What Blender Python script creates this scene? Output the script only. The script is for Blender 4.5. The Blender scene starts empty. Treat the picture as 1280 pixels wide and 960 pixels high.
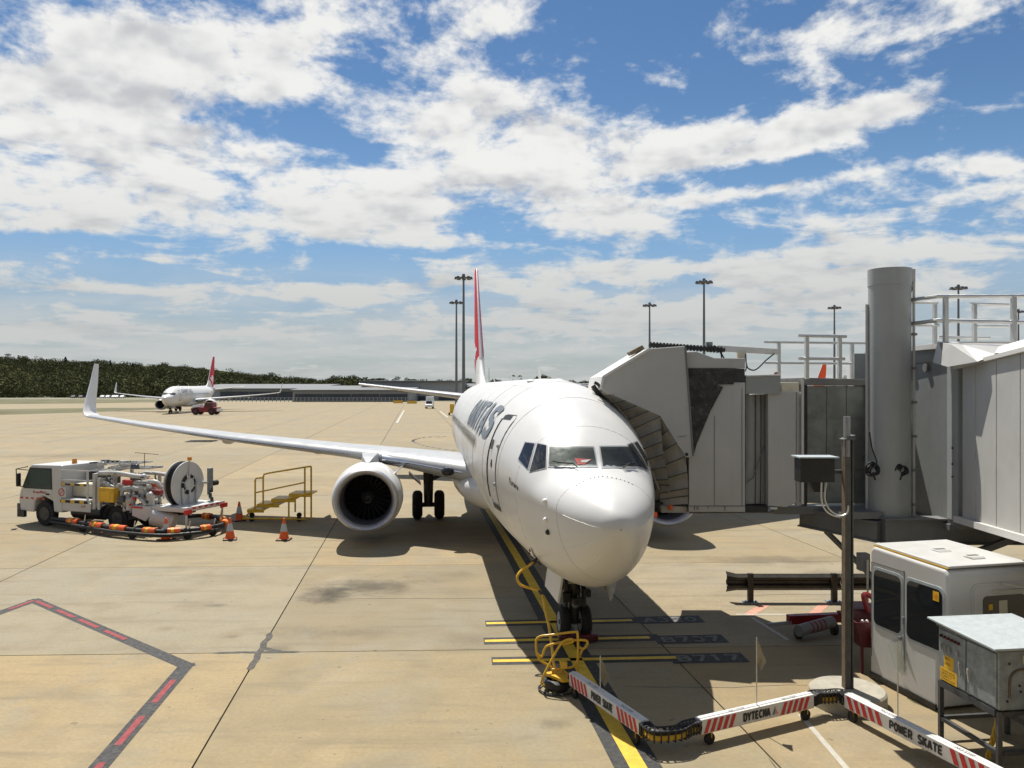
import bpy, bmesh, math, random
import numpy as np
from math import sin, cos, pi, radians, atan2, sqrt, tan, atan
from mathutils import Vector as V, Matrix, noise as mnoise
from mathutils.bvhtree import BVHTree
random.seed(7)
S = bpy.context.scene
C = S.collection

# ------------------------------------------------------------------ camera
F, H, V0 = 1014.0, 5.2, 484.0          # focal length in px of a 1280 px wide frame, eye height, horizon row
cam = bpy.data.cameras.new('camera')
cam.sensor_width = 36
cam.lens = 36 * F / 1280
cam.shift_y = (V0 - 480) / 1280
cam.clip_start = 0.1
cam.clip_end = 20000
camo = bpy.data.objects.new('camera', cam)
camo.location = (0, 0, H)
camo.rotation_euler = (pi / 2, 0, 0)
C.objects.link(camo)
S.camera = camo

def P(u, v, D):
    "point at depth D seen at photo pixel (u, v)"
    return V(((u - 640) / F * D, D, H - (v - V0) / F * D))
def G(u, v, z=0.0):
    "point at height z seen at photo pixel (u, v)"
    return P(u, v, (H - z) * F / (v - V0))

# ------------------------------------------------------------------ light and sky
SUN_AZ, SUN_EL = radians(-23), radians(61.5)      # azimuth from +Y, towards +X positive
sdir = V((sin(SUN_AZ) * cos(SUN_EL), cos(SUN_AZ) * cos(SUN_EL), sin(SUN_EL)))
sl = bpy.data.lights.new('sun', 'SUN')
sl.energy = 4.9
sl.angle = radians(0.5)
sl.color = (1.0, 0.95, 0.86)
so = bpy.data.objects.new('sun', sl)
so.rotation_euler = sdir.to_track_quat('Z', 'Y').to_euler()
C.objects.link(so)
S.view_settings.view_transform = 'Standard'
S.view_settings.look = 'None'
S.view_settings.exposure = 0.35
S.view_settings.gamma = 1.0
S.view_settings.use_curve_mapping = False
S.cycles.use_denoising = True
S.cycles.max_bounces = 6
S.cycles.diffuse_bounces = 3
S.cycles.transparent_max_bounces = 12

class NT:
    "small helper to write node trees"
    def __init__(s, tree):
        s.t = tree; s.t.nodes.clear()
    def n(s, ty, **kw):
        nd = s.t.nodes.new(ty)
        for k, v in kw.items(): setattr(nd, k, v)
        return nd
    def put(s, sock, val):
        if isinstance(val, bpy.types.NodeSocket): s.t.links.new(val, sock)
        elif val is not None: sock.default_value = val
    def m(s, op, a, b=None, c=None, clamp=False):
        nd = s.n('ShaderNodeMath', operation=op, use_clamp=clamp)
        for i, x in enumerate((a, b, c)):
            if x is not None: s.put(nd.inputs[i], x)
        return nd.outputs[0]
    def noise(s, vec, scale, detail=4, rough=.55, dist=0, out=0, lac=2.0):
        nd = s.n('ShaderNodeTexNoise')
        s.put(nd.inputs['Vector'], vec); nd.inputs['Scale'].default_value = scale
        nd.inputs['Detail'].default_value = detail; nd.inputs['Roughness'].default_value = rough
        nd.inputs['Distortion'].default_value = dist; nd.inputs['Lacunarity'].default_value = lac
        return nd.outputs[out]
    def ramp(s, fac, lo, hi, a=0.0, b=1.0):
        nd = s.n('ShaderNodeMapRange', interpolation_type='SMOOTHSTEP')
        s.put(nd.inputs[0], fac)
        for i, x in enumerate((lo, hi, a, b)): s.put(nd.inputs[i + 1], x)
        return nd.outputs[0]
    def mix(s, fac, a, b, blend='MIX'):
        nd = s.n('ShaderNodeMix', data_type='RGBA', blend_type=blend)
        s.put(nd.inputs[0], fac)
        for k, x in ((6, a), (7, b)):
            if isinstance(x, tuple): x = (*x[:3], 1)
            s.put(nd.inputs[k], x)
        return nd.outputs[2]
    def vec(s, x, y, z):
        nd = s.n('ShaderNodeCombineXYZ')
        for i, q in enumerate((x, y, z)): s.put(nd.inputs[i], q)
        return nd.outputs[0]
    def sep(s, v):
        nd = s.n('ShaderNodeSeparateXYZ'); s.put(nd.inputs[0], v)
        return nd.outputs

w = bpy.data.worlds.new('World'); S.world = w; w.use_nodes = True
def build_sky():
    n = NT(w.node_tree)
    out = n.n('ShaderNodeOutputWorld')
    sky = n.n('ShaderNodeTexSky', sky_type='NISHITA')
    sky.sun_disc = False
    sky.sun_elevation = SUN_EL
    sky.sun_rotation = SUN_AZ
    sky.altitude = 100; sky.air_density = 1.0; sky.dust_density = 0.1; sky.ozone_density = 3.2
    bg = n.n('ShaderNodeBackground'); bg.inputs[1].default_value = 0.058
    hs = n.n('ShaderNodeHueSaturation'); hs.inputs['Saturation'].default_value = 1.14; hs.inputs['Value'].default_value = 1.15; n.put(hs.inputs['Color'], sky.outputs[0]); n.put(bg.inputs[0], hs.outputs[0])
    x, y, z = n.sep(n.n('ShaderNodeTexCoord').outputs['Generated'])
    az = n.m('ARCTAN2', x, y)
    el0 = n.m('ARCSINE', z)
    hor = n.m('SQRT', n.m('ADD', n.m('ADD', n.m('MULTIPLY', x, x), n.m('MULTIPLY', y, y)), 1e-4))
    away = n.m('MAXIMUM', n.ramp(n.m('DIVIDE', y, hor), .72, .45, 0, .07), n.ramp(el0, .55, .75, 0, .07))
    def cover():
        # where the banks of cloud stand: (photo u, v, half width, half height, tilt, weight)
        p = n.vec(az, el0, 0.0); cov = None
        for (u, v, ru, rv, rot, wt) in CLOUDS:
            a0 = atan((u - 640) / F); e0 = atan((V0 - v) / F * cos(a0))
            mp = n.n('ShaderNodeMapping', vector_type='TEXTURE'); n.put(mp.inputs[0], p)
            mp.inputs[1].default_value = (a0, e0, 0); mp.inputs[2].default_value = (0, 0, radians(rot)); mp.inputs[3].default_value = (ru * 2.0 / F, rv * 2.0 / F, 1)
            g = n.n('ShaderNodeTexGradient', gradient_type='QUADRATIC_SPHERE'); n.put(g.inputs[0], mp.outputs[0])
            cov = n.m('MULTIPLY_ADD', g.outputs['Fac'], wt, 0.0 if cov is None else cov)
        return n.m('MAXIMUM', n.m('MINIMUM', cov, 0.26), away)
    cov = cover()
    def density(el, fine):
        zz = n.m('ADD', n.m('MAXIMUM', n.m('SINE', el), 0.0), 0.10)
        k = n.m('DIVIDE', 1.0, zz)
        q = n.vec(n.m('MULTIPLY', n.m('SINE', az), k), n.m('MULTIPLY', n.m('COSINE', az), k), 0.0)
        n1 = n.noise(q, 1.7, 7 if fine else 4, .62, .35 if fine else .0)
        e = n.vec(n.m('MULTIPLY', az, 1.0), n.m('MULTIPLY', el, 1.55), 3.3)
        wp = n.n('ShaderNodeVectorMath', operation='MULTIPLY_ADD')
        n.put(wp.inputs[0], n.noise(e, 9.0, 2, .6, 0, 1)); wp.inputs[1].default_value = (.09, .09, .09); n.put(wp.inputs[2], e)
        vo = n.n('ShaderNodeTexVoronoi', feature='F1', normalize=True)
        n.put(vo.inputs['Vector'], wp.outputs[0]); vo.inputs['Scale'].default_value = 15.0
        vo.inputs['Detail'].default_value = 2.0 if fine else 1.0; vo.inputs['Roughness'].default_value = .6; vo.inputs['Lacunarity'].default_value = 2.3
        f = n.m('ADD', n.m('MULTIPLY', n.m('SUBTRACT', n1, .5), 1.25), n.m('MULTIPLY', n.m('SUBTRACT', .42, vo.outputs['Distance']), .46))
        if fine: f = n.m('ADD', f, n.m('MULTIPLY', n.m('SUBTRACT', n.noise(e, 30.0, 5, .65, .2), .5), .36))
        return n.m('ADD', n.m('SUBTRACT', cov, .098), f)
    dens = density(el0, True)
    densu = density(n.m('ADD', el0, .018), False)
    veil = n.m('MULTIPLY', n.ramp(el0, 0.17, 0.02), n.ramp(n.noise(n.vec(n.m('MULTIPLY', az, 2.0), n.m('MULTIPLY', el0, 15.0), 1.0), 2.6, 8, .6), .36, .62, .12, .85))
    mask = n.m('MAXIMUM', n.ramp(dens, -0.04, 0.20), veil)
    mask = n.m('MULTIPLY', mask, n.ramp(el0, -0.02, 0.0))
    # grey where more cloud lies above (towards the sun), white on the tops
    shade = n.m('ADD', n.m('MULTIPLY', n.m('SUBTRACT', densu, dens), 1.5), n.m('MULTIPLY', n.m('MAXIMUM', dens, 0.0), .95))
    ccol = n.mix(n.ramp(shade, .08, .55), (.86, .86, .84), (.53, .54, .57))
    ccol = n.mix(n.ramp(el0, .28, .04, 0, .85), ccol, (.52, .54, .535))
    cb = n.n('ShaderNodeBackground'); n.put(cb.inputs[0], ccol); cb.inputs[1].default_value = 0.80
    mx = n.n('ShaderNodeMixShader')
    hz = n.n('ShaderNodeBackground'); n.put(hz.inputs[0], n.mix(n.ramp(el0, .02, .20), (.40, .45, .465), (.25, .45, .72))); hz.inputs[1].default_value = 0.78
    mh = n.n('ShaderNodeMixShader'); n.put(mh.inputs[0], n.ramp(el0, .36, .0, 0, .88)); n.put(mh.inputs[1], bg.outputs[0]); n.put(mh.inputs[2], hz.outputs[0])
    n.put(mx.inputs[0], mask); n.put(mx.inputs[1], mh.outputs[0]); n.put(mx.inputs[2], cb.outputs[0])
    n.put(out.inputs[0], mx.outputs[0])
CLOUDS = [(150, 50, 90, 36, 5, .26), (330, 55, 170, 40, 12, .30), (60, 110, 120, 45, -10, .26), (170, 175, 160, 50, -12, .32), (300, 240, 230, 52, -4, .34), (70, 235, 150, 34, 0, .28),
          (330, 120, 95, 34, 25, .26), (540, 215, 170, 62, 18, .36), (590, 150, 90, 50, 30, .26), (600, 35, 110, 26, 20, .22), (850, 185, 260, 34, 6, .36), (690, 215, 110, 46, 10, .30),
          (830, 100, 60, 17, -8, .30), (700, 165, 70, 30, 10, .22), (1060, 148, 150, 20, 12, .26), (1180, 38, 90, 11, 12, .22), (1260, 125, 70, 20, 5, .20), (1120, 85, 130, 26, 12, -.22), (1240, 206, 60, 11, -8, .26),
          (760, 262, 200, 26, 8, .26), (960, 238, 150, 9, 4, .24), (50, 285, 110, 20, 5, .24), (470, 362, 240, 13, 3, .30), (60, 358, 110, 9, 0, .24), (170, 366, 70, 6, 0, .20),
          (1060, 325, 330, 48, 5, .30), (820, 335, 200, 22, -4, .24), (760, 390, 380, 20, 0, .22), (330, 418, 420, 14, 0, .22), (900, 410, 300, 22, 0, .22),
          (100, 412, 150, 14, 0, .2), (240, 150, 40, 13, 20, -.22), (440, 145, 52, 42, 35, -.26), (20, 15, 60, 50, 0, -.3), (760, 50, 110, 60, 20, -.3), (1000, 60, 160, 34, 8, -.2), (150, 310, 220, 14, 3, -.22), (520, 320, 300, 13, 0, -.24), (1000, 205, 160, 12, 5, -.2)]
build_sky()
w.cycles.sampling_method = 'MANUAL'; w.cycles.sample_map_resolution = 512

# ------------------------------------------------------------------ materials
def shader(name):
    mt = bpy.data.materials.new(name); mt.use_nodes = True
    n = NT(mt.node_tree)
    o = n.n('ShaderNodeOutputMaterial'); b = n.n('ShaderNodeBsdfPrincipled')
    n.put(o.inputs[0], b.outputs[0])
    return mt, n, b, o
def mat(name, col, rough=.5, metal=0., var=.12, scale=3., bump=0., bscale=40., dirt=None, dirt_amt=.0, coat=0., streak=False):
    mt, n, b, o = shader(name)
    tc = n.n('ShaderNodeTexCoord').outputs['Object']
    f = n.noise(tc, scale, 6, .6)
    k = n.ramp(f, .25, .75, 1 - var, 1 + var)
    cc = n.n('ShaderNodeVectorMath', operation='SCALE'); cc.inputs[0].default_value = col; n.put(cc.inputs['Scale'], k)
    c = cc.outputs[0]
    if dirt:
        src = tc
        if streak:
            x, y, z = n.sep(tc); src = n.vec(n.m('MULTIPLY', x, 6.0), n.m('MULTIPLY', y, 6.0), n.m('MULTIPLY', z, .5))
        d = n.ramp(n.noise(src, scale * (1.0 if streak else 1.7), 8, .65, .4), .50, .78, 0, dirt_amt)
        c = n.mix(d, c, dirt)
    n.put(b.inputs['Base Color'], c)
    n.put(b.inputs['Roughness'], n.ramp(n.noise(tc, scale * 3.1, 4), .3, .7, max(.02, rough * .85), min(1, rough * 1.15)))
    b.inputs['Metallic'].default_value = metal
    b.inputs['Coat Weight'].default_value = coat
    b.inputs['Coat Roughness'].default_value = .06
    if bump:
        bp = n.n('ShaderNodeBump'); bp.inputs['Strength'].default_value = bump; bp.inputs['Distance'].default_value = .01
        n.put(bp.inputs['Height'], n.noise(tc, bscale, 5)); n.put(b.inputs['Normal'], bp.outputs[0])
    return mt
M = {}
M['white'] = mat('aircraft_white_paint', (.64, .635, .62), .40, var=.015, scale=.5, dirt=(.62, .58, .5), dirt_amt=.12, coat=.12)
M['wing'] = mat('wing_grey_paint', (.41, .42, .43), .36, var=.05, scale=.8, dirt=(.3, .3, .3), dirt_amt=.2)
M['metal'] = mat('polished_aluminium', (.60, .61, .63), .24, 1., var=.04, scale=2.)
M['greyedge'] = mat('fin_edge_grey', (.55, .53, .54), .4, .3, var=.05)
M['lip'] = mat('inlet_lip_metal', (.50, .49, .51), .5, .6, var=.03)
M['steel'] = mat('dull_steel', (.32, .32, .33), .45, .8, var=.15)
M['galv'] = mat('galvanised_steel', (.27, .30, .315), .5, .35, var=.22, scale=9., dirt=(.30, .33, .35), dirt_amt=.5)
M['galvtop'] = mat('galvanised_sheet_roof', (.43, .48, .50), .5, .15, var=.08, scale=5., dirt=(.5, .55, .57), dirt_amt=.4)
M['black'] = mat('black_paint', (.018, .018, .019), .5, var=.2)
M['rubber'] = mat('tyre_rubber', (.016, .016, .017), .8, var=.25, scale=8., bump=.3)
M['inner'] = mat('dark_inlet_liner', (.035, .035, .038), .6, var=.2)
M['linergrey'] = mat('inlet_liner_grey', (.10, .10, .11), .5, var=.1)
M['gear'] = mat('shade_darkened_gear_steel', (.07, .07, .07), .5, .5, var=.3, scale=8.)  # steel colour darkened to carry the shade round the landing gear
M['fan'] = mat('fan_blade_metal', (.028, .028, .03), .4, .6, var=.2)
M['red'] = mat('fin_red', (.50, .022, .038), .32, var=.04, coat=.2)
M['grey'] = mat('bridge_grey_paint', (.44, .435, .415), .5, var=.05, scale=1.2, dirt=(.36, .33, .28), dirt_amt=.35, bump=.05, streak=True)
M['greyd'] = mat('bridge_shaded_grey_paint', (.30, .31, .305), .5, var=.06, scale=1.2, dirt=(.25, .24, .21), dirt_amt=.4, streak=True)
M['greydd'] = mat('inner_tunnel_shaded_paint', (.19, .20, .20), .5, var=.06, scale=1.2, dirt=(.12, .12, .11), dirt_amt=.4, streak=True)  # bridge paint with the inner tunnel wall's shade put into the colour
M['greycol'] = mat('column_shaded_grey_paint', (.33, .34, .325), .45, var=.06, scale=1.2, dirt=(.25, .25, .22), dirt_amt=.4, streak=True)  # bridge paint darkened in colour for the shaded side of the column
M['greyframe'] = mat('underframe_grey_paint', (.17, .172, .168), .55, var=.1, scale=2., dirt=(.12, .11, .09), dirt_amt=.5)
M['roofw'] = mat('white_roof_paint', (.62, .61, .58), .5, var=.04, scale=2., dirt=(.5, .47, .4), dirt_amt=.3)
M['canvas'] = mat('weathered_beige_canvas', (.40, .375, .32), .85, var=.18, scale=3., bump=.4, bscale=60., dirt=(.20, .175, .13), dirt_amt=.6, streak=True)
M['canvasd'] = mat('dark_canvas', (.10, .095, .085), .9, var=.3, scale=4., bump=.4)
M['rubseal'] = mat('black_rubber_seal', (.03, .03, .028), .7, var=.5, scale=5., dirt=(.2, .19, .16), dirt_amt=.55)
M['corr'] = mat('dirty_galvanised_sheet', (.21, .225, .21), .45, .3, var=.2, scale=2., dirt=(.09, .095, .085), dirt_amt=.85)
M['alu'] = mat('aluminium_tube', (.58, .58, .56), .4, .7, var=.1)
M['cable'] = mat('black_cable', (.015, .015, .015), .6)
M['yellow'] = mat('yellow_paint', (.68, .41, .03), .45, var=.12, scale=6., dirt=(.25, .16, .05), dirt_amt=.5)
M['yellow2'] = mat('step_yellow_paint', (.80, .50, .03), .4, var=.06, scale=6., dirt=(.4, .26, .06), dirt_amt=.3)
M['orange'] = mat('orange_plastic', (.72, .11, .015), .5, var=.12, scale=8.)
M['truckw'] = mat('truck_white_paint', (.58, .58, .565), .35, var=.04, scale=1.2, dirt=(.5, .47, .4), dirt_amt=.3)
M['pipes'] = mat('white_pipework', (.52, .52, .50), .4, var=.12, scale=5., dirt=(.35, .31, .25), dirt_amt=.5)
M['cream'] = mat('cream_panel', (.62, .58, .44), .6, var=.1)
M['maroon'] = mat('maroon_paint', (.085, .008, .014), .45, var=.2, scale=6.)
M['cardred'] = mat('card_red', (.75, .02, .02), .5)
M['redp'] = mat('red_paint', (.20, .008, .010), .45, var=.15)
M['stripe'] = mat('red_stripe', (.55, .03, .03), .5, var=.12, scale=10.)
M['skate'] = mat('white_skate_cover', (.66, .65, .63), .5, var=.05, scale=6., dirt=(.4, .36, .3), dirt_amt=.45)
M['ink'] = mat('black_lettering', (.03, .032, .036), .6)
M['title'] = mat('title_slate_lettering', (.15, .175, .205), .45)
M['titlew'] = mat('white_emblem_paint', (.78, .77, .75), .4)
M['blueink'] = mat('blue_emblem', (.04, .16, .42), .5)
M['oran2'] = mat('orange_emblem', (.8, .25, .03), .5)
M['ylabel'] = mat('yellow_sticker', (.80, .46, .02), .55)
M['amber'] = mat('amber_lens', (.75, .28, .02), .2, coat=.5)
M['rustpost'] = mat('weathered_steel_post', (.10, .104, .10), .6, .2, var=.2, scale=5., dirt=(.16, .09, .04), dirt_amt=.45, streak=True)
M['rust'] = mat('rusty_flange', (.13, .10, .065), .8, var=.3, scale=6.)
M['plinth'] = mat('plinth_concrete', (.37, .345, .28), .85, var=.15, scale=4., bump=.4, dirt=(.2, .18, .14), dirt_amt=.5)
M['barrier'] = mat('barrier_dark_steel', (.055, .05, .042), .5, .5, var=.3, scale=3.)
M['concrete_wall'] = mat('hangar_cladding', (.33, .34, .34), .6, var=.06, scale=.2)
M['hangar_roof'] = mat('hangar_roof_sheet', (.12, .124, .125), .5, .1, var=.06, scale=.1)
M['hangar_dark'] = mat('hangar_dark_opening', (.05, .055, .065), .5, var=.2, scale=.3)
M['mast'] = mat('mast_grey_steel', (.15, .16, .165), .5, .4, var=.1)
M['lamp'] = mat('floodlight_housing', (.12, .12, .12), .4, .3)
M['yline'] = mat('yellow_marking_paint', (.66, .43, .03), .65, var=.18, scale=5., dirt=(.34, .26, .1), dirt_amt=.5)
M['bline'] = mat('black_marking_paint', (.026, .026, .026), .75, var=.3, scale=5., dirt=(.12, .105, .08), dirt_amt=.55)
M['rline'] = mat('red_marking_paint', (.24, .016, .022), .7, var=.25, scale=6., dirt=(.12, .07, .05), dirt_amt=.9)
M['pline'] = mat('faded_pink_marking', (.55, .26, .19), .8, var=.2, scale=4., dirt=(.45, .37, .26), dirt_amt=.9)
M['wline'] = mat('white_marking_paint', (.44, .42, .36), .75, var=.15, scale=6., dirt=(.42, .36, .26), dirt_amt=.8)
M['fadedshadeline'] = mat('faded_shaded_marking_paint', (.15, .145, .13), .8, var=.25, scale=6., dirt=(.08, .08, .075), dirt_amt=.9)  # faded lettering paint, darkened further to carry the shade it lies in
M['steelframe'] = mat('dark_frame_steel', (.085, .088, .09), .5, .4, var=.2, scale=6.)
M['seam'] = mat('skin_seam', (.50, .50, .49), .5)
M['flagcloth'] = mat('dim_flag_cloth', (.30, .27, .20), .9, var=.2)
M['crack'] = mat('crack_sealant', (.06, .055, .045), .8, var=.4)
M['bark'] = mat('bark', (.10, .075, .05), .9, var=.3)
M['carw'] = mat('car_white_paint', (.7, .7, .7), .3)
M['card'] = mat('car_dark_paint', (.06, .07, .09), .3)
M['grassland'] = mat('grass_strip', (.115, .105, .042), .95, var=.3, scale=.05, dirt=(.075, .08, .03), dirt_amt=.8)

def foliage(name, c1, c2):
    mt, n, b, o = shader(name)
    g = n.n('ShaderNodeNewGeometry')
    f = n.noise(g.outputs['Position'], .12, 5, .7)
    r = n.m('ADD', n.m('MULTIPLY', f, .7), n.m('MULTIPLY', g.outputs['Random Per Island'], .3))
    n.put(b.inputs['Base Color'], n.mix(n.ramp(r, .3, .7), c1, c2))
    b.inputs['Roughness'].default_value = 1.0; b.inputs['Specular IOR Level'].default_value = 0.0
    return mt
M['leaf'] = foliage('gum_foliage', (.058, .064, .031), (.125, .126, .062))
M['leafd'] = foliage('pine_foliage', (.03, .04, .022), (.06, .07, .035))
M['scrub'] = foliage('hill_scrub', (.035, .04, .018), (.075, .07, .032))

def glass_mat(name, tint=(.02, .022, .025), rough=.03, see=.0, refl=1.0):
    mt, n, b, o = shader(name)
    b.inputs['Base Color'].default_value = (*tint, 1); b.inputs['Roughness'].default_value = rough
    b.inputs['IOR'].default_value = 1.5; b.inputs['Specular IOR Level'].default_value = .5 * refl
    if see > 0:
        tr = n.n('ShaderNodeBsdfTransparent'); tr.inputs[0].default_value = (.85, .9, .88, 1)
        mx = n.n('ShaderNodeMixShader'); mx.inputs[0].default_value = see
        n.put(mx.inputs[1], b.outputs[0]); n.put(mx.inputs[2], tr.outputs[0]); n.put(o.inputs[0], mx.outputs[0])
    return mt
M['glass'] = glass_mat('dark_glass')
M['glasssee'] = glass_mat('cockpit_glass', see=.78)
M['glassgreen'] = glass_mat('green_truck_glass', (.10, .14, .12), .04, see=.35)
M['plastic'] = glass_mat('clear_plastic', (.6, .6, .55), .2, see=.6)

def concrete(name, near=True):
    mt, n, b, o = shader(name)
    pos = n.n('ShaderNodeNewGeometry').outputs['Position']
    oc = n.n('ShaderNodeObjectInfo').outputs['Color']
    big = n.noise(pos, .10, 6, .6); mid = n.noise(pos, .9, 8, .65); fine = n.noise(pos, 14, 6, .7)
    x, y, z = n.sep(pos)
    strk = n.noise(n.vec(n.m('MULTIPLY', x, .25), n.m('MULTIPLY', y, 2.2), 0.0), 1.2, 7, .65, .3)
    c = n.mix(n.ramp(big, .35, .68), (.355, .272, .152), (.30, .255, .168))
    c = n.mix(1.0, c, oc, 'MULTIPLY')
    blot = n.noise(pos, .38, 7, .66, .5)
    c = n.mix(n.ramp(blot, .47, .64, 0, .6), c, (.285, .262, .20))
    c = n.mix(n.ramp(n.noise(pos, .27, 5, .6, .8), .56, .70, 0, .55), c, (.40, .315, .185))
    c = n.mix(n.ramp(mid, .42, .72, 0, .55), c, (.225, .182, .112))
    c = n.mix(n.ramp(strk, .48, .74, 0, .5), c, (.165, .143, .10))
    c = n.mix(n.ramp(fine, .30, .70, .38, 0), c, (.19, .155, .10))
    pit = n.ramp(n.noise(pos, 4.2, 6, .62), .655, .70, 0, .75)
    c = n.mix(pit, c, (.13, .11, .075))
    if near:
        # oil and rubber stains with a place of their own
        for (u, v, ru, rv, a) in STAINS:
            p = G(u, v); ex = ru / F * p.y; ey = abs(G(u, v - rv).y - p.y)
            dx = n.m('MULTIPLY', n.m('SUBTRACT', x, p.x), 1 / ex); dy = n.m('MULTIPLY', n.m('SUBTRACT', y, p.y), 1 / ey)
            d = n.m('SQRT', n.m('ADD', n.m('MULTIPLY', dx, dx), n.m('MULTIPLY', dy, dy)))
            d = n.m('ADD', d, n.m('MULTIPLY', n.m('SUBTRACT', n.noise(pos, 1.3, 7, .68), .5), 2.0))
            c = n.mix(n.ramp(d, 1.15, .0, 0, a), c, (.03, .026, .021))
    n.put(b.inputs['Base Color'], c)
    b.inputs['Roughness'].default_value = .85
    b.inputs['Specular IOR Level'].default_value = .3
    bp = n.n('ShaderNodeBump'); bp.inputs['Strength'].default_value = .25; bp.inputs['Distance'].default_value = .01
    n.put(bp.inputs['Height'], n.m('ADD', fine, mid)); n.put(b.inputs['Normal'], bp.outputs[0])
    return mt
STAINS = [(412, 742, 40, 13, .85), (468, 733, 66, 12, .65), (390, 790, 60, 9, .25), (450, 790, 60, 9, .3), (550, 720, 60, 9, .22), (345, 812, 26, 7, .35), (460, 672, 46, 7, .5),
          (270, 757, 16, 3, .4), (206, 786, 20, 5, .35), (590, 800, 60, 12, .2), (690, 905, 26, 9, .35), (965, 700, 130, 6, .45), (1060, 722, 60, 10, .5),
          (700, 770, 60, 25, .35), (300, 720, 70, 10, .18), (290, 796, 12, 3, .4), (560, 585, 60, 5, .3), (350, 600, 90, 4, .2), (60, 570, 120, 4, .25)]
M['concrete'] = concrete('apron_concrete')
M['farconcrete'] = concrete('far_apron_concrete', False)
M['bed'] = mat('joint_filler', (.045, .04, .032), .9, var=.3)
M['asphalt'] = mat('distant_ground', (.20, .19, .13), .9, var=.2, scale=.02)

# ------------------------------------------------------------------ mesh helpers
WM = {}
def wm(o): return WM.get(o.name, Matrix()) if o else Matrix()
def frame(d):
    d = V(d).normalized()
    a = V((0, 0, 1)) if abs(d.z) < .95 else V((1, 0, 0))
    s = d.cross(a).normalized(); u = s.cross(d).normalized()
    return d, s, u
class MB:
    def __init__(s): s.v = []; s.f = []
    def add(s, vs, fs):
        k = len(s.v); s.v += [V(p) for p in vs]; s.f += [tuple(i + k for i in f) for f in fs]; return s
    def hexa(s, p):
        "eight corners: bottom four counter-clockwise from above, then the top four"
        return s.add(p, [(3, 2, 1, 0), (4, 5, 6, 7), (0, 1, 5, 4), (1, 2, 6, 5), (2, 3, 7, 6), (3, 0, 4, 7)])
    def box(s, c, d, rz=0):
        c = V(c); hx, hy, hz = d[0] / 2, d[1] / 2, d[2] / 2; R = Matrix.Rotation(rz, 3, 'Z')
        return s.hexa([c + R @ V((sx * hx, sy * hy, sz * hz)) for sz in (-1, 1) for sx, sy in ((-1, -1), (1, -1), (1, 1), (-1, 1))])
    def bar(s, a, b, wd, ht=None):
        a, b = V(a), V(b); ht = ht or wd; d, sd, u = frame(b - a)
        q = [(-1, -1), (1, -1), (1, 1), (-1, 1)]
        vs = [p + sd * (x * wd / 2) + u * (y * ht / 2) for p in (a, b) for x, y in q]
        return s.add(vs, [(0, 1, 2, 3), (7, 6, 5, 4), (1, 0, 4, 5), (2, 1, 5, 6), (3, 2, 6, 7), (0, 3, 7, 4)])
    def cyl(s, a, b, r0, r1=None, n=14, caps=True):
        a, b = V(a), V(b); r1 = r0 if r1 is None else r1; d, sd, u = frame(b - a)
        vs = [p + sd * (r * cos(2 * pi * i / n)) + u * (r * sin(2 * pi * i / n)) for p, r in ((a, r0), (b, r1)) for i in range(n)]
        fs = [(i, n + i, n + (i + 1) % n, (i + 1) % n) for i in range(n)]
        if caps: fs += [tuple(range(n)), tuple(reversed(range(n, 2 * n)))]
        return s.add(vs, fs)
    def tube(s, pts, r, n=8, caps=True):
        pts = [V(p) for p in pts]; vs = []; L = len(pts)
        t0 = (pts[1] - pts[0]).normalized(); _, sd, u = frame(t0)
        for i, p in enumerate(pts):
            t = (pts[min(i + 1, L - 1)] - pts[max(i - 1, 0)]).normalized()
            sd = (sd - t * sd.dot(t)).normalized(); u = sd.cross(t)
            rr = r[i] if isinstance(r, (list, tuple)) else r
            vs += [p + sd * (rr * cos(2 * pi * k / n)) + u * (rr * sin(2 * pi * k / n)) for k in range(n)]
        fs = [(i * n + k, (i + 1) * n + k, (i + 1) * n + (k + 1) % n, i * n + (k + 1) % n) for i in range(L - 1) for k in range(n)]
        if caps: fs += [tuple(range(n)), tuple(reversed(range((L - 1) * n, L * n)))]
        return s.add(vs, fs)
    def lathe(s, o, ax, prof, n=32, sq=None):
        "prof: (distance along axis, radius)"
        o = V(o); d, sd, u = frame(ax); vs = []
        for t, r in prof:
            for k in range(n):
                a = 2 * pi * k / n; yy = r * sin(a)
                if sq and yy < 0: yy *= sq
                vs.append(o + d * t + sd * (r * cos(a)) + u * yy)
        fs = [(i * n + k, (i + 1) * n + k, (i + 1) * n + (k + 1) % n, i * n + (k + 1) % n) for i in range(len(prof) - 1) for k in range(n)]
        return s.add(vs, fs)
    def prism(s, poly, ext):
        poly = [V(p) for p in poly]; e = V(ext); k = len(poly)
        return s.add(poly + [p + e for p in poly], [tuple(range(k)), tuple(reversed(range(k, 2 * k)))] + [(i, k + i, k + (i + 1) % k, (i + 1) % k) for i in range(k)])
    def face(s, pts): return s.add(pts, [tuple(range(len(pts)))])
    def sph(s, c, r, n=10, sc=(1, 1, 1)):
        c = V(c); vs = []; m_ = n // 2 + 1
        for i in range(m_ + 1):
            t = pi * i / m_
            for k in range(n):
                a = 2 * pi * k / n
                vs.append(c + V((r * sin(t) * cos(a) * sc[0], r * sin(t) * sin(a) * sc[1], r * cos(t) * sc[2])))
        return s.add(vs, [(i * n + k, (i + 1) * n + k, (i + 1) * n + (k + 1) % n, i * n + (k + 1) % n) for i in range(m_) for k in range(n)])
    def grid(s, pts, nu, nv):
        return s.add(pts, [(j * nu + i, j * nu + i + 1, (j + 1) * nu + i + 1, (j + 1) * nu + i) for j in range(nv - 1) for i in range(nu - 1)])
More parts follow.
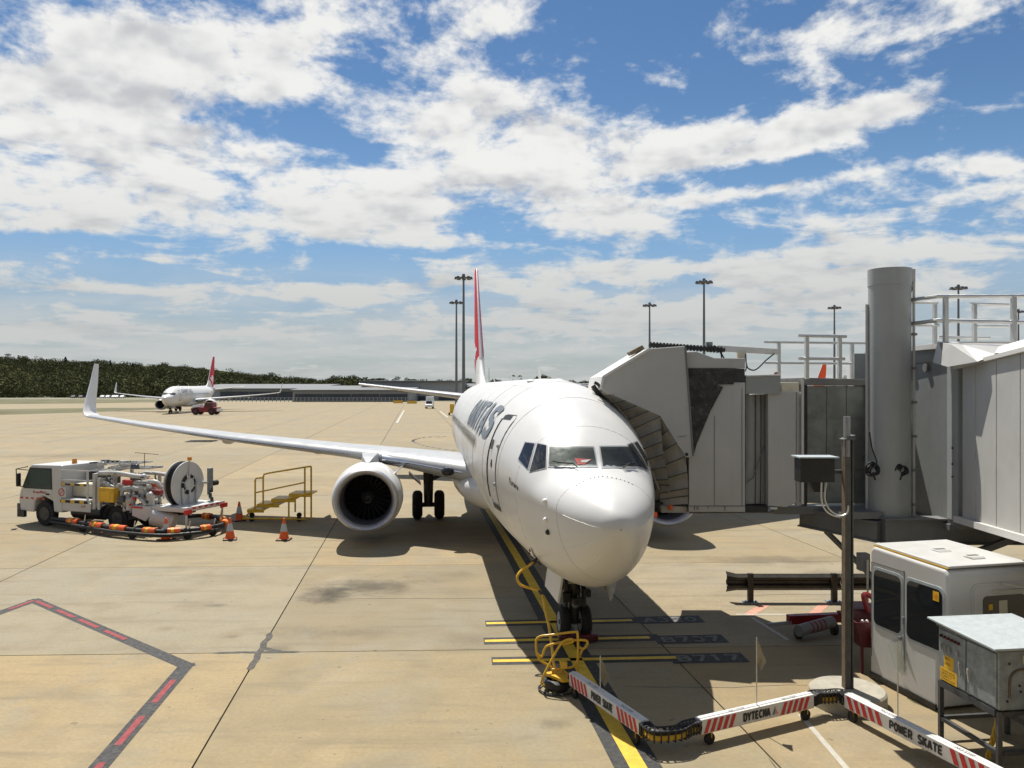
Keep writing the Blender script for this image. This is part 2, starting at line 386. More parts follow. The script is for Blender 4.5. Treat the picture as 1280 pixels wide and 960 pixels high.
    def build(s, name, m, parent=None, smooth=False, bevel=0, flip=False, fix=True, seg=2):
        inv = wm(parent).inverted()
        me = bpy.data.meshes.new(name)
        me.from_pydata([inv @ p for p in s.v], [], s.f)
        if fix:
            bm = bmesh.new(); bm.from_mesh(me)
            bmesh.ops.remove_doubles(bm, verts=bm.verts, dist=1e-5)
            bmesh.ops.recalc_face_normals(bm, faces=bm.faces)
            bm.to_mesh(me); bm.free()
        me.update()
        me.materials.append(M[m] if isinstance(m, str) else m)
        if smooth:
            me.polygons.foreach_set('use_smooth', [True] * len(me.polygons))
            me.set_sharp_from_angle(angle=radians(38))
        o = bpy.data.objects.new(name, me); C.objects.link(o)
        if parent: o.parent = parent; WM[o.name] = wm(parent)
        if bevel:
            b = o.modifiers.new('edge', 'BEVEL'); b.width = bevel; b.segments = seg; b.limit_method = 'ANGLE'; b.angle_limit = radians(40)
        return o
def tag(o, label=None, cat=None, group=None, kind=None):
    for k, v in (('label', label), ('category', cat), ('group', group), ('kind', kind)):
        if v: o[k] = v
    return o
def thing(name, loc, label, cat, group=None, rz=0):
    o = bpy.data.objects.new(name, None); C.objects.link(o)
    o.location = loc; o.rotation_euler = (0, 0, rz)
    WM[o.name] = Matrix.Translation(V(loc)) @ Matrix.Rotation(rz, 4, 'Z')
    o.empty_display_size = .3
    return tag(o, label, cat, group)
def struct(o): o['kind'] = 'structure'; return o
def copy_tree(o, parent=None):
    c = o.copy(); C.objects.link(c); c.parent = parent
    for ch in list(o.children): copy_tree(ch, c)
    return c
def text(body, org, xd, yd, height, m, name, parent=None, shear=0, bold=0, fn=None, depth=0, align='LEFT', spacing=1.0, fit=None):
    def raw(bd):
        cu = bpy.data.curves.new('t', 'FONT'); cu.body = body; cu.size = 1.38; cu.shear = shear; cu.offset = bd; cu.align_x = align; cu.space_character = spacing
        to = bpy.data.objects.new('t', cu); me = bpy.data.meshes.new_from_object(to)
        bpy.data.objects.remove(to); bpy.data.curves.remove(cu); return me
    me0 = raw(bold)
    if bold:                              # outlines can spike where strokes are widened: hold those corners back
        me1 = raw(0)
        if len(me1.vertices) == len(me0.vertices):
            for p, q in zip(me0.vertices, me1.vertices):
                d = p.co - q.co
                if d.length > bold * 1.6: p.co = q.co + d.normalized() * bold
        else:
            bpy.data.meshes.remove(me0); me0 = me1; me1 = None
        if me1: bpy.data.meshes.remove(me1)
    if fit:
        cx = [v.co.x for v in me0.vertices]; cy = [v.co.y for v in me0.vertices]
        for v in me0.vertices:
            v.co.x = (v.co.x - min(cx)) / (max(cx) - min(cx)) * fit[0]; v.co.y = (v.co.y - min(cy)) / (max(cy) - min(cy)) * fit[1]
    if fn:
        bm = bmesh.new(); bm.from_mesh(me0)
        bmesh.ops.triangulate(bm, faces=bm.faces)
        for _ in range(3):
            es = [e for e in bm.edges if e.calc_length() > .12]
            if es: bmesh.ops.subdivide_edges(bm, edges=es, cuts=1)
            bmesh.ops.triangulate(bm, faces=[f for f in bm.faces if len(f.verts) > 3])
        bm.to_mesh(me0); bm.free()
    b = MB(); o, xd, yd = V(org or (0, 0, 0)), V(xd or (1, 0, 0)), V(yd or (0, 1, 0))
    vs = [(fn(v.co.x * height, v.co.y * height) if fn else o + xd * (v.co.x * height) + yd * (v.co.y * height)) for v in me0.vertices]
    b.add(vs, [tuple(p.vertices) for p in me0.polygons])
    bpy.data.meshes.remove(me0)
    return b.build(name, m, parent, fix=False)
def lerp(a, b, t): return a + (b - a) * t
def interp(tab, x):
    if x <= tab[0][0]: return tab[0][1:]
    for a, b in zip(tab, tab[1:]):
        if x <= b[0]:
            t = (x - a[0]) / (b[0] - a[0]); return tuple(lerp(p, q, t) for p, q in zip(a[1:], b[1:]))
    return tab[-1][1:]
def smooth_path(pts, k=6):
    pts = [V(p) for p in pts]; out = []
    for i in range(len(pts) - 1):
        p0, p1, p2, p3 = pts[max(i - 1, 0)], pts[i], pts[i + 1], pts[min(i + 2, len(pts) - 1)]
        for j in range(k):
            t = j / k
            out.append(.5 * ((2 * p1) + (p2 - p0) * t + (2 * p0 - 5 * p1 + 4 * p2 - p3) * t * t + (3 * p1 - p0 - 3 * p2 + p3) * t ** 3))
    return out + [pts[-1]]
def glyphs():
    arc = lambda cx, cy, rx, ry, a0, a1, k=12: [(cx + rx * cos(radians(lerp(a0, a1, i / k))), cy + ry * sin(radians(lerp(a0, a1, i / k)))) for i in range(k + 1)]
    g = {'Q': [arc(.5, .5, .36, .42, 0, 360, 24), [(.58, .3), (.86, .02)]], 'A': [[(.08, 0), (.46, .97)], [(.50, .97), (.90, 0)], [(.22, .28), (.78, .28)]],
         'N': [[(.14, 0), (.14, 1)], [(.16, .96), (.84, .04)], [(.86, 0), (.86, 1)]], 'T': [[(.02, .92), (.98, .92)], [(.5, 0), (.5, .9)]],
         'S': [arc(.5, .73, .34, .20, 20, 270) + arc(.5, .27, .36, .21, 90, -160)], 'O': [arc(.5, .5, .36, .42, 0, 360, 24)], '0': [arc(.5, .5, .34, .42, 0, 360, 24)],
         'P': [[(.14, 0), (.14, 1)], [(.14, .92), (.55, .92)] + arc(.6, .69, .24, .23, 90, -90) + [(.14, .46)]], 'W': [[(.02, 1), (.24, .03)], [(.26, .03), (.5, .9)], [(.5, .9), (.74, .03)], [(.76, .03), (.98, 1)]],
         'E': [[(.16, 0), (.16, 1)], [(.2, .92), (.88, .92)], [(.2, .5), (.8, .5)], [(.2, .08), (.9, .08)]], 'K': [[(.14, 0), (.14, 1)], [(.18, .45), (.84, .98)], [(.36, .58), (.88, 0)]],
         'D': [[(.14, 0), (.14, 1)], [(.14, .92), (.45, .92)] + arc(.48, .5, .38, .42, 90, -90) + [(.14, .08)]], 'Y': [[(.06, 1), (.5, .46)], [(.94, 1), (.5, .46)], [(.5, .46), (.5, 0)]],
         'C': [arc(.52, .5, .38, .42, 45, 315, 18)], 'B': [[(.14, 0), (.14, 1)], [(.14, .92), (.5, .92)] + arc(.55, .73, .25, .19, 90, -90) + [(.14, .52)], [(.5, .52)] + arc(.58, .30, .28, .22, 90, -90) + [(.14, .08)]],
         '1': [[(.5, 0), (.5, 1)], [(.24, .76), (.5, .96)]], '2': [arc(.48, .68, .34, .25, 160, -40) + [(.12, .08)], [(.12, .08), (.9, .08)]], '3': [arc(.46, .72, .32, .21, 150, -90) + arc(.46, .28, .36, .22, 90, -150)],
         '7': [[(.06, .92), (.92, .92)], [(.88, .92), (.38, 0)]], ' ': []}
    g['R'] = g['P'] + [[(.5, .46), (.9, 0)]]
    return g
GLYPH = glyphs()
def stroke_text(word, org, xd, yd, W, Hh, wd, m, name, parent=None):
    o, xd, yd = V(org), V(xd).normalized(), V(yd).normalized(); nd = xd.cross(yd)
    return stroke_letters(word, W, Hh, wd, lambda s, t: o + xd * s + yd * t, m, name, parent, 0, nd)
def stroke_letters(word, W, Hh, wd, fn, m, name, parent, slant=.32, nd=None):
    G_ = GLYPH
    adv = W / len(word); b = MB(); k = 0
    for i, ch in enumerate(word):
        for pl in G_[ch]:
            pts = []
            for p, q in zip(pl, pl[1:]):
                n_ = max(1, int(sqrt(((q[0] - p[0]) * adv) ** 2 + ((q[1] - p[1]) * Hh) ** 2) / (.08 if nd is None else .5))); pts += [(lerp(p[0], q[0], j / n_), lerp(p[1], q[1], j / n_)) for j in range(n_)]
            pts.append(pl[-1]); P_ = [V((i * adv + (x * .90 + .05) * adv, y * Hh, 0)) for x, y in pts]; L = len(P_); vs = []; k += 1
            for j, p in enumerate(P_):
                t = (P_[min(j + 1, L - 1)] - P_[max(j - 1, 0)]).normalized(); w_ = wd * ((.42 + .58 * abs(t.y)) if nd is None else 1) / 2; nn = V((-t.y, t.x, 0)) * w_
                for q in (p - nn, p, p + nn):
                    vs.append(fn(q.x + slant * q.y, q.y))
            kk = len(b.v)
            off = (.0012 if nd is None else .0004) * (k % 5)
            b.add([v + (V((0, math.copysign(off, v.y), off * .5)) if nd is None else nd * off) for v in vs], [(3 * j + c, 3 * j + c + 1, 3 * j + c + 4, 3 * j + c + 3) for j in range(L - 1) for c in (0, 1)])
    return b.build(name, m, parent, fix=False)

# ------------------------------------------------------------------ ground
def sheet(name, pts, z, m, kind='structure'):
    b = MB().face([(p[0], p[1], z) for p in pts]); o = b.build(name, m); o['kind'] = kind; return o
sheet('ground', [(-4000, -60), (4000, -60), (4000, 9000), (-4000, 9000)], -.06, 'asphalt')
sheet('far_apron', [(-150, -20), (260, -20), (330, 292), (-118, 292), (-126, 150), (-150, 120)], -.045, 'farconcrete')
sheet('joint_bed', [(-75, -8), (75, -8), (70, 76.5), (-70, 74.5)], -.03, 'bed')
# grass strips and taxiway on the left
sheet('taxiway', [(-900, 140), (-60, 140), (-60, 300), (-900, 420)], -.05, 'farconcrete')
def strip(px, name='grass_strip'):
    o = MB().face([G(u, v, -.03) for u, v in px]).build(name, 'grassland'); o['kind'] = 'structure'
strip([(-300, 519), (0, 518.5), (120, 515), (205, 511.5), (205, 509.5), (120, 509.8), (0, 511.5), (-300, 512)])
strip([(-300, 505.5), (0, 505), (120, 504), (205, 502.5), (205, 499.5), (120, 499), (0, 499), (-300, 499)])

apron = bpy.data.objects.new('apron', None); C.objects.link(apron); apron['kind'] = 'structure'
ga, gb, g0 = V((-.93, 7.7, 0)), V((8.0, .30, 0)), V((3.05, 16.2, 0))
rs = random.Random(3)
rowtint = {0: (.93, .98, 1.10), 1: (1.02, 1, .96), -1: (1.04, 1.01, .94), 2: (.98, .98, .99), 3: (1.0, 1.0, 1.0), 4: (1.02, 1, .97)}
for j in range(-3, 8):
    for i in range(-9, 8):
        a = g0 + gb * i + ga * j; c = a + ga * .5 + gb * .5
        if c.y < -8 or abs(c.x) > .64 * max(c.y, 0) + 16: continue
        e1, e2 = gb.normalized() * .014, ga.normalized() * .014
        q = [a + e1 + e2, a + gb - e1 + e2, a + gb + ga - e1 - e2, a + ga + e1 - e2]
        dz = rs.uniform(-.002, .001)
        bt = MB().hexa([(p.x, p.y, -.04) for p in q] + [(p.x, p.y, dz) for p in q])
        o = bt.build('concrete_slab', 'concrete', apron, fix=False)
        t = rowtint.get(j, (1, 1, 1)); k = rs.uniform(.86, 1.07); h_ = rs.uniform(-.03, .04)
        if (i, j) == (-1, 0): t, k = (.90, .92, .97), .92
        o.color = (t[0] * k * (1 - h_), t[1] * k, t[2] * k * (1 + h_), 1)
def ribbon(pts, wd, z, b, taper=False):
    pts = [V(p) for p in pts]; L = len(pts); vs = []
    for i, p in enumerate(pts):
        t = (pts[min(i + 1, L - 1)] - pts[max(i - 1, 0)]); t.z = 0; t.normalize(); n = V((-t.y, t.x, 0))
        k = 1.0
        if 0 < i < L - 1:
            t1 = (pts[i] - pts[i - 1]).normalized(); k = 1 / max(.35, abs(t1.dot(t)))
        wv = wd * k / 2 * ((.3 if i in (0, L - 1) else 1) if taper else 1)
        vs += [(p.x - n.x * wv, p.y - n.y * wv, z), (p.x + n.x * wv, p.y + n.y * wv, z)]
    b.add(vs, [(2 * i, 2 * i + 2, 2 * i + 3, 2 * i + 1) for i in range(L - 1)])
# cracks
def crack(px, wd=.018, amp=.06):
    r = random.Random(int(px[0][0]) + int(px[0][1]) * 7); pts = []
    gp = [G(*p) for p in px]
    for a, c in zip(gp, gp[1:]):
        k = max(2, int((c - a).length / .3))
        for i in range(k):
            t = i / k; p = lerp(a, c, t)
            q = mnoise.noise(V((p.x * .7, p.y * .7, 3.3))) * amp * 3 + r.uniform(-amp, amp) * .3
            pts.append(p + V((q * .2, q, 0)))
    pts.append(gp[-1])
    b = MB(); ribbon(pts, wd, .003, b, True); o = b.build('pavement_crack', 'crack', fix=False); o['kind'] = 'structure'
for px in ([(436, 749), (560, 748), (660, 748), (770, 749)], [(360, 676), (470, 676.5), (620, 677)], [(820, 746), (930, 744), (1085, 742)], [(780, 858), (870, 859), (1010, 857)],
           [(607, 731), (624, 733)], [(0, 619), (300, 619)], [(180, 635), (420, 635)], [(600, 635), (480, 634.5)], [(900, 664), (1060, 660)], [(960, 945), (975, 965)]): crack(px)
k0 = g0 - gb; kx = ga.normalized(); ky = gb.normalized()
for pts_, w_ in (([k0 + kx * 1.3, k0 + kx * .4, k0 - kx * .5, k0 - kx * 1.0], .13), ([k0 - ky * .9, k0, k0 + ky * .8], .11), ([k0 + kx * .3, k0 + ky * .45], .12)):
    b = MB(); pp_ = []
    for a, c in zip(pts_, pts_[1:]): pp_ += [lerp(a, c, q / 6) + V((mnoise.noise(lerp(a, c, q / 6) * 3) * .04, mnoise.noise(lerp(a, c, q / 6) * 3.7) * .04, 0)) for q in range(6)]
    ribbon(pp_ + [pts_[-1]], w_, .0032 + w_ * .004, b, True); struct(b.build('tar_smear', 'crack', fix=False))
# far joints
b = MB()
for i in range(-8, 9):
    a = g0 + gb * i + ga * 8; ribbon([a, a + ga * 26], .07, -.040, b)
for j in range(9, 32):
    a = g0 + ga * j; ribbon([a - gb * 9, a + gb * 9], .09, -.039, b)
struct(b.build('far_joint_lines', 'bline', fix=False))

def marking(name, pts, wd, z, m):
    b = MB(); ribbon(pts, wd, z, b); return struct(b.build(name, m, fix=False))
# red dashes on a black zigzag band
A_, B_, C_ = G(43, 750.5), G(232.5, 832), G(121, 962)
Z0 = A_ + (G(0, 766) - A_) * 3; C2 = B_ + (C_ - B_) * 2.2
for k_, (p_, q_) in enumerate(((Z0, A_), (A_, B_), (B_, C2))): e_ = (q_ - p_).normalized() * .13; marking('hatched_boundary_band', [p_ - (e_ if k_ else e_ * 0), q_ + e_], .275, .0030 + .0006 * k_, 'bline')
def dashes(a, c, offs, ln):
    d = (c - a).normalized()
    for o_ in offs: marking('red_dash', [a + d * o_, a + d * (o_ + ln)], .105, .0075, 'rline')
dashes(A_, B_, [.12, 1.35, 2.55, 3.85], .95)
dashes(A_, Z0, [.02, 1.4], .8)
dashes(B_, C2, [.75, 2.35, 3.95, 5.5], 1.05)
# lead-in line
L0, L1, L2, L3 = G(838, 1030), G(797, 958), G(647, 697), G(580, 588)
marking('lead_in_line_border', [L0, L1, L2, L3], .66, .0035, 'bline')
marking('lead_in_line', [L0, L1, L2, L3], .24, .0075, 'yline')
# stop bars with aircraft types
for (u0, v0, u1, v1, tx, tu, tv) in ((608, 779.5, 790, 775.5, 'A320', 803, 775.5), (606, 801.5, 812, 797, 'B737', 826, 800), (616, 826.5, 848, 822, 'B717', 845, 823.5)):
    a, c = G(u0, v0), G(u1, v1)
    marking('stop_bar_border', [a - (c - a) * .006, G(u1 + 12, v1 - .2)], .44, .0033, 'bline')
    marking('stop_bar', [a, c], .15, .0075, 'yline')
    p = G(tu, tv); d = (c - a).normalized(); n_ = V((-d.y, d.x, 0))
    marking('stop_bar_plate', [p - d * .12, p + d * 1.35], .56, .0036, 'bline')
    struct(stroke_text(tx, p + V((0, 0, .008)) - n_ * .17, d, n_, 1.25, .34, .075, 'fadedshadeline', 'stop_bar_lettering'))
for px in ([(920, 768), (1000, 768), (1090, 767)], [(1000, 893), (1062, 965)], [(940, 772), (985, 800)], [(496, 529), (505, 513)], [(560, 522), (550, 514)]):
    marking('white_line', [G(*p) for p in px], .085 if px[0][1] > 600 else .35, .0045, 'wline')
for px in ([(935, 769), (957, 756)], [(997, 786), (1032, 754)], [(1062, 778), (1086, 756)]):
    marking('pink_hatch_line', [G(*p) for p in px], .22, .0042, 'pline')
# dashed guide curve behind the wing
cp = smooth_path([G(600, 565), G(560, 562), G(530, 557), G(516, 551), G(528, 547), G(560, 545)], 8)
b = MB()
for i in range(0, len(cp) - 1, 2): ribbon(cp[i:i + 2], .28, .0035, b)
struct(b.build('dashed_guide_curve', 'bline', fix=False))

# ------------------------------------------------------------------ airliner
AX0, AY0, ATAN = 1.29, 16.85, -.105         # nose gear on the ground, heading of the axis
AROT = atan2(1, ATAN)
AORG = V((AX0, AY0, 0)) - V((cos(AROT), sin(AROT), 0)) * 4.09
AM = Matrix.Translation(AORG) @ Matrix.Rotation(AROT, 4, 'Z')
AMI = AM.inverted()
#        x    top   bottom  half-width  height of greatest width
FUS = [(0, 2.96, 2.94, .01, 2.95), (.04, 3.10, 2.80, .16, 2.95), (.15, 3.22, 2.62, .31, 2.95), (.5, 3.42, 2.24, .56, 2.98), (1.0, 3.57, 1.93, .79, 3.03), (1.5, 3.68, 1.71, .97, 3.10),
       (1.95, 3.77, 1.57, 1.10, 3.16), (2.38, 4.09, 1.49, 1.22, 3.21), (2.8, 4.36, 1.44, 1.32, 3.26), (3.3, 4.63, 1.41, 1.42, 3.32), (4, 4.91, 1.39, 1.54, 3.38), (4.5, 5.06, 1.38, 1.61, 3.4),
       (5, 5.18, 1.38, 1.67, 3.4), (5.6, 5.28, 1.38, 1.74, 3.4), (6.4, 5.36, 1.38, 1.81, 3.4), (7.4, 5.41, 1.38, 1.86, 3.4), (9, 5.43, 1.38, 1.88, 3.4), (14, 5.43, 1.38, 1.88, 3.4), (20, 5.43, 1.38, 1.88, 3.4),
       (24.5, 5.43, 1.40, 1.88, 3.4), (27, 5.42, 1.62, 1.84, 3.46), (29.5, 5.39, 2.15, 1.68, 3.62), (32, 5.33, 2.85, 1.38, 3.9), (34.5, 5.24, 3.50, 1.0, 4.2), (36.5, 5.12, 3.98, .65, 4.45), (38, 4.95, 4.30, .36, 4.6), (38.7, 4.78, 4.52, .14, 4.65)]
def herm(tab, x):
    n = len(tab)
    if x <= tab[0][0]: return tab[0][1:]
    if x >= tab[-1][0]: return tab[-1][1:]
    i = max(k for k in range(n - 1) if tab[k][0] <= x)
    h = tab[i + 1][0] - tab[i][0]; t = (x - tab[i][0]) / h; out = []
    for c in range(1, len(tab[0])):
        d = (tab[i + 1][c] - tab[i][c]) / h
        dm = (tab[i][c] - tab[i - 1][c]) / (tab[i][0] - tab[i - 1][0]) if i > 0 else d
        dp = (tab[i + 2][c] - tab[i + 1][c]) / (tab[i + 2][0] - tab[i + 1][0]) if i + 2 < n else d
        m0 = 0 if dm * d <= 0 else 2 * dm * d / (dm + d); m1 = 0 if dp * d <= 0 else 2 * dp * d / (dp + d)
        out.append((2 * t ** 3 - 3 * t * t + 1) * tab[i][c] + (t ** 3 - 2 * t * t + t) * h * m0 + (3 * t * t - 2 * t ** 3) * tab[i + 1][c] + (t ** 3 - t * t) * h * m1)
    return out
def fus(x, a, off=0.0):
    "point on the hull: a = 0 on the right side, pi/2 on the crown"
    tp, bt, hw, zw = herm(FUS, x)
    c_, s_ = cos(a), sin(a)
    ry = hw + off; rz = (tp - zw + off) if s_ > 0 else (zw - bt + off)
    return V((x, ry * c_, zw + rz * s_))
xs = [0, .015, .04, .09, .15, .24, .35, .5, .7, .85, 1.0, 1.25, 1.5, 1.75, 1.95, 2.1, 2.25, 2.38, 2.6, 2.8, 3.05, 3.3, 3.6, 4, 4.5, 5, 5.6, 6.4, 7.4] + [9] + [10 + 2 * k for k in range(8)] + [25 + k for k in range(14)] + [38.4, 38.7]
NR = 64
hull = MB(); vs = []
for x in xs: vs += [fus(x, 2 * pi * k / NR) for k in range(NR)]
hull.add(vs, [(i * NR + k, (i + 1) * NR + k, (i + 1) * NR + (k + 1) % NR, i * NR + (k + 1) % NR) for i in range(len(xs) - 1) for k in range(NR)])
bvh = BVHTree.FromPolygons([tuple(p) for p in hull.v], hull.f)
camL = AMI @ V((0, 0, H))
def hit(u, v, off=0.0):
    d = (AMI @ P(u, v, 10) - camL).normalized()
    loc, nrm, idx, dist = bvh.ray_cast(camL, d)
    if loc is None: return hit(u + 1.0, v - .6, off)
    if nrm.dot(d) > 0: nrm = -nrm
    return loc + nrm * off
def mir(p): return V((p.x, -p.y, p.z))

plane = thing('airliner', (0, 0, 0), 'white narrow-body airliner with red fin docked at the jet bridge, nose towards the viewer', 'airliner')
hull.build('fuselage', 'white', plane, smooth=True)
# radome seam and panel lines
b = MB()
rx = 1.15
b.tube([fus(rx + .10 * sin(2 * pi * k / 48), 2 * pi * k / 48, .0) for k in range(49)], .0035, 5, False)
b.build('radome_seam', 'greyedge', plane)
for xq, m_ in ((2.95, .0028), (4.25, .003), (6.05, .003), (8.4, .003), (11.0, .003), (14.2, .003), (18, .003), (22, .003), (26, .003)): MB().tube([fus(xq, 2 * pi * k / 56, 0) for k in range(57)], m_, 4, False).build('skin_seam', 'seam', plane)
for a_ in (.62, pi - .62, -.45, pi + .45, 1.15, pi - 1.15): MB().tube([fus(5.5 + k * .9, a_, 0) for k in range(26)], .0025, 4).build('skin_seam', 'seam', plane)
for (a, x0, x1) in ((.05, .12, .95), (pi - .05, .12, .95), (-.5, .2, .95), (pi + .5, .2, .95), (-1.0, .25, .9), (pi + 1.0, .25, .9)):
    MB().tube([fus(lerp(x0, x1, k / 8), a, .002) for k in range(9)], .006, 5).build('lightning_strip', 'titlew', plane)
b = MB()
for k in range(15):
    a = pi / 2 + (k - 7) * .085; b.sph(fus(1.33 - .02 * abs(k - 7), a, .004), .011, 6)
b.build('radome_fastener', 'black', plane)['kind'] = 'stuff'

# cockpit: frame, panes
def pane(name, m, px, off=.018, n=7, mirror=False):
    b = MB(); pts = []
    for j in range(n):
        for i in range(n):
            s, t = i / (n - 1), j / (n - 1)
            u = lerp(lerp(px[0][0], px[1][0], s), lerp(px[3][0], px[2][0], s), t)
            v = lerp(lerp(px[0][1], px[1][1], s), lerp(px[3][1], px[2][1], s), t)
            p = hit(u, v, off); pts.append(mir(p) if mirror else p)
    b.grid(pts, n, n); return b.build(name, m, plane, smooth=True)
def fr(px, g):
    cu = sum(p[0] for p in px) / 4; cv = sum(p[1] for p in px) / 4
    return [(p[0] + (g if p[0] > cu else -g), p[1] + (g if p[1] > cv else -g)) for p in px]
PA = [(687.2, 559.5), (741.5, 560), (745.8, 583.2), (686.6, 582.5)]
PB = [(750, 559.3), (792, 559), (799.5, 583.2), (753.6, 584)]
P2 = [(672.5, 555), (683.3, 557.5), (682.3, 584.5), (662.8, 589.5)]
P3 = [(657.2, 553.5), (668.5, 555), (659.8, 586.5), (648.8, 573.8)]
for px in (PA, PB): pane('window_frame', 'wing', fr(px, 1.7), .010); pane('cockpit_backing', 'black', px, .014); pane('cockpit_window', 'glasssee', px, .045)
for px in (P2, P3):
    for mr in (False, True): pane('window_frame', 'wing', fr(px, 1.3), .010, 7, mr); pane('cockpit_window', 'glass', px, .018, 7, mr)
b = MB()
b.face([hit(718, 573.6, .024), hit(739.5, 575.5, .024), hit(731, 582, .024), hit(722, 582, .024)])
b.build('sun_shade_card', 'cardred', plane)
b = MB().face([hit(726, 577, .030), hit(738.5, 575.8, .030), hit(733, 579.5, .030), hit(727, 579.5, .030)]); b.build('sun_shade_emblem', 'titlew', plane)
for pxs in ([(716, 582.5), (700, 581), (692, 579)], [(716, 582), (722, 587)], [(785, 582.5), (775, 584)], [(785, 582), (778, 588)], [(785, 582), (792, 581)]):
    b = MB().tube([hit(u, v, .06) for u, v in pxs], .012, 6); b.build('wiper', 'black', plane)
# crew access door on the right side: slightly proud shell, dark gap round it, sill
def door(mr):
    X0, X1, Z0, Z1 = 4.46, 5.30, 2.70, 4.60
    def ang(x, z):
        tp, bt, hw, zw = herm(FUS, x); r = (z - zw) / ((tp - zw) if z > zw else (zw - bt)); return math.asin(max(-1, min(1, r)))
    def q(x, z, off):
        p = fus(x, ang(x, z), off); return mir(p) if mr else p
    pts = [q(lerp(X0 + .03, X1 - .03, i / 5), lerp(Z0 + .06, Z1 - .04, j / 11), .012) for j in range(12) for i in range(6)]
    d = MB().grid(pts, 6, 12).build('door', 'white', plane, smooth=True)
    rim = []
    for x, z in [(X0 + .1, Z0), (X1 - .1, Z0), (X1, Z0 + .1), (X1, Z1 - .12), (X1 - .12, Z1), (X0 + .12, Z1), (X0, Z1 - .12), (X0, Z0 + .1), (X0 + .1, Z0)]: rim.append((x, z))
    full = []
    for (xa, za), (xb, zb) in zip(rim, rim[1:]):
        full += [q(lerp(xa, xb, k / 8), lerp(za, zb, k / 8), .004) for k in range(8)]
    full.append(full[0].copy())
    MB().tube(full, .008, 6, False).build('door_gap', 'steel', d)
    MB().tube([q(X1, lerp(Z0 + .1, Z1 - .1, k / 12), .012) for k in range(13)], .022, 6).build('door_seal', 'black', d)
    b = MB()
    b.grid([q(lerp(X0 + .05, X1 - .05, i / 4), z, .016) for z in (Z0 - .13, Z0 - .02) for i in range(5)], 5, 2); b.build('door_sill', 'black', d)
    b = MB(); b.grid([q(lerp(X0 + .25, X1 - .02, i / 4), z, .018) for z in (Z1 - .11, Z1 - .02) for i in range(5)], 5, 2); b.build('door_top_gap', 'black', d)
    MB().sph(q(4.9, 3.55, .01), .085, 12, (1, .25, 1.2)).build('door_window', 'glass', d)
    MB().bar(q(5.08, 3.85, .03), q(5.08, 4.05, .03), .05, .03).build('handle', 'steel', d)
    MB().sph(q(4.56, 3.95, .01), .05, 8).build('hinge', 'wing', d); MB().sph(q(4.54, 3.15, .01), .05, 8).build('hinge', 'wing', d)
door(False); door(True)
# cabin windows: one mesh copied along the straight hull
def cabin_windows(mr):
    pts = []
    for k in range(14):
        a = 2 * pi * k / 14
        x = 10.3 + .085 * cos(a); z = .17 * sin(a)
        p = fus(x, (.42 + z) / 2.05, .010); pts.append(mir(p) if mr else p)
    first = MB().face(pts).build('cabin_window', 'glass', plane)
    for k in range(-5, 32):
        if k: c = first.copy(); C.objects.link(c); c.location.x = .508 * k
cabin_windows(False); cabin_windows(True)
# titles
ZB = .335
def title(side):
    def fn(s, t):
        if side > 0: x = 13.35 - s
        else: x = 6.0 + s
        p = fus(x, (ZB + t / 1.95), .012); return p if side > 0 else mir(p)
    return fn
for sd_ in (1, -1): stroke_letters('QANTAS', 7.5, .84, .36, title(sd_), 'title', 'title_lettering', plane)
def ntitle(s, t): return fus(3.36 - s, -.01 + t / 1.9, .012)
text('Temora', None, None, None, 1, 'ink', 'name_lettering', plane, bold=.012, fn=ntitle, fit=(.60, .17))
# probes, static ports, lights, receptacle on the nose
for (u, v, m_, r_) in ((682, 627, 'titlew', .055), (682.5, 650, 'titlew', .05), (685.5, 665, 'black', .05)):
    MB().sph(hit(u, v, .01), r_, 10, (1, 1, 1)).build('sensor_probe', m_, plane, True)
b = MB().grid([hit(lerp(lerp(660.5, 665, s), lerp(668, 674.5, s), t), lerp(lerp(687, 685, s), lerp(708, 711, s), t), .025) for t in (0, .33, .66, 1) for s in (0, .5, 1)], 3, 4)
rp = b.build('power_receptacle_door', 'titlew', plane)
b = MB()
for (u, v) in ((663.5, 690), (665.5, 695), (667.5, 700), (669.5, 704), (664.5, 697), (668, 706), (664, 687), (671, 707)): b.sph(hit(u, v, .03), .026, 6)
b.build('receptacle_socket', 'black', rp)['kind'] = 'stuff'
for (x, h_) in ((9.2, .28), (16.5, .30), (24.0, .34)):
    p = fus(x, pi / 2); MB().prism([p + V((-.15, -.015, -.03)), p + V((.22, -.015, -.03)), p + V((.28, -.008, h_)), p + V((.14, -.008, h_))], (0, .03, 0)).build('blade_antenna', 'white', plane)
MB().tube([fus(27.2, pi / 2), fus(27.2, pi / 2) + V((.15, 0, .75))], [.035, .015], 6).build('whip_antenna', 'white', plane)
for (x, y) in ((7.4, .25), (8.3, -.2)): MB().sph(fus(x, pi / 2 - y), .16, 12, (1.2, .8, .25)).build('crown_fairing', 'white', plane, True)
# wing-body fairing
b = MB(); n_ = 24; vs = []
for i, (x, hw_, bt_) in enumerate(((11.6, .6, 1.45), (12.6, 1.3, 1.22), (14, 1.95, 1.10), (16, 2.12, 1.05), (19, 2.15, 1.05), (21.5, 1.95, 1.1), (23.5, 1.2, 1.25), (24.6, .5, 1.45))):
    for k in range(n_): a = 2 * pi * k / n_; vs.append(V((x, hw_ * (abs(cos(a)) ** .7) * (1 if cos(a) > 0 else -1), 1.95 + (1.95 - bt_) * sin(a) * (1 if sin(a) < 0 else .6))))
b.add(vs, [(i * n_ + k, (i + 1) * n_ + k, (i + 1) * n_ + (k + 1) % n_, i * n_ + (k + 1) % n_) for i in range(7) for k in range(n_)] + [tuple(range(n_)), tuple(reversed(range(7 * n_, 8 * n_)))])
b.build('belly_fairing', 'white', plane, True)

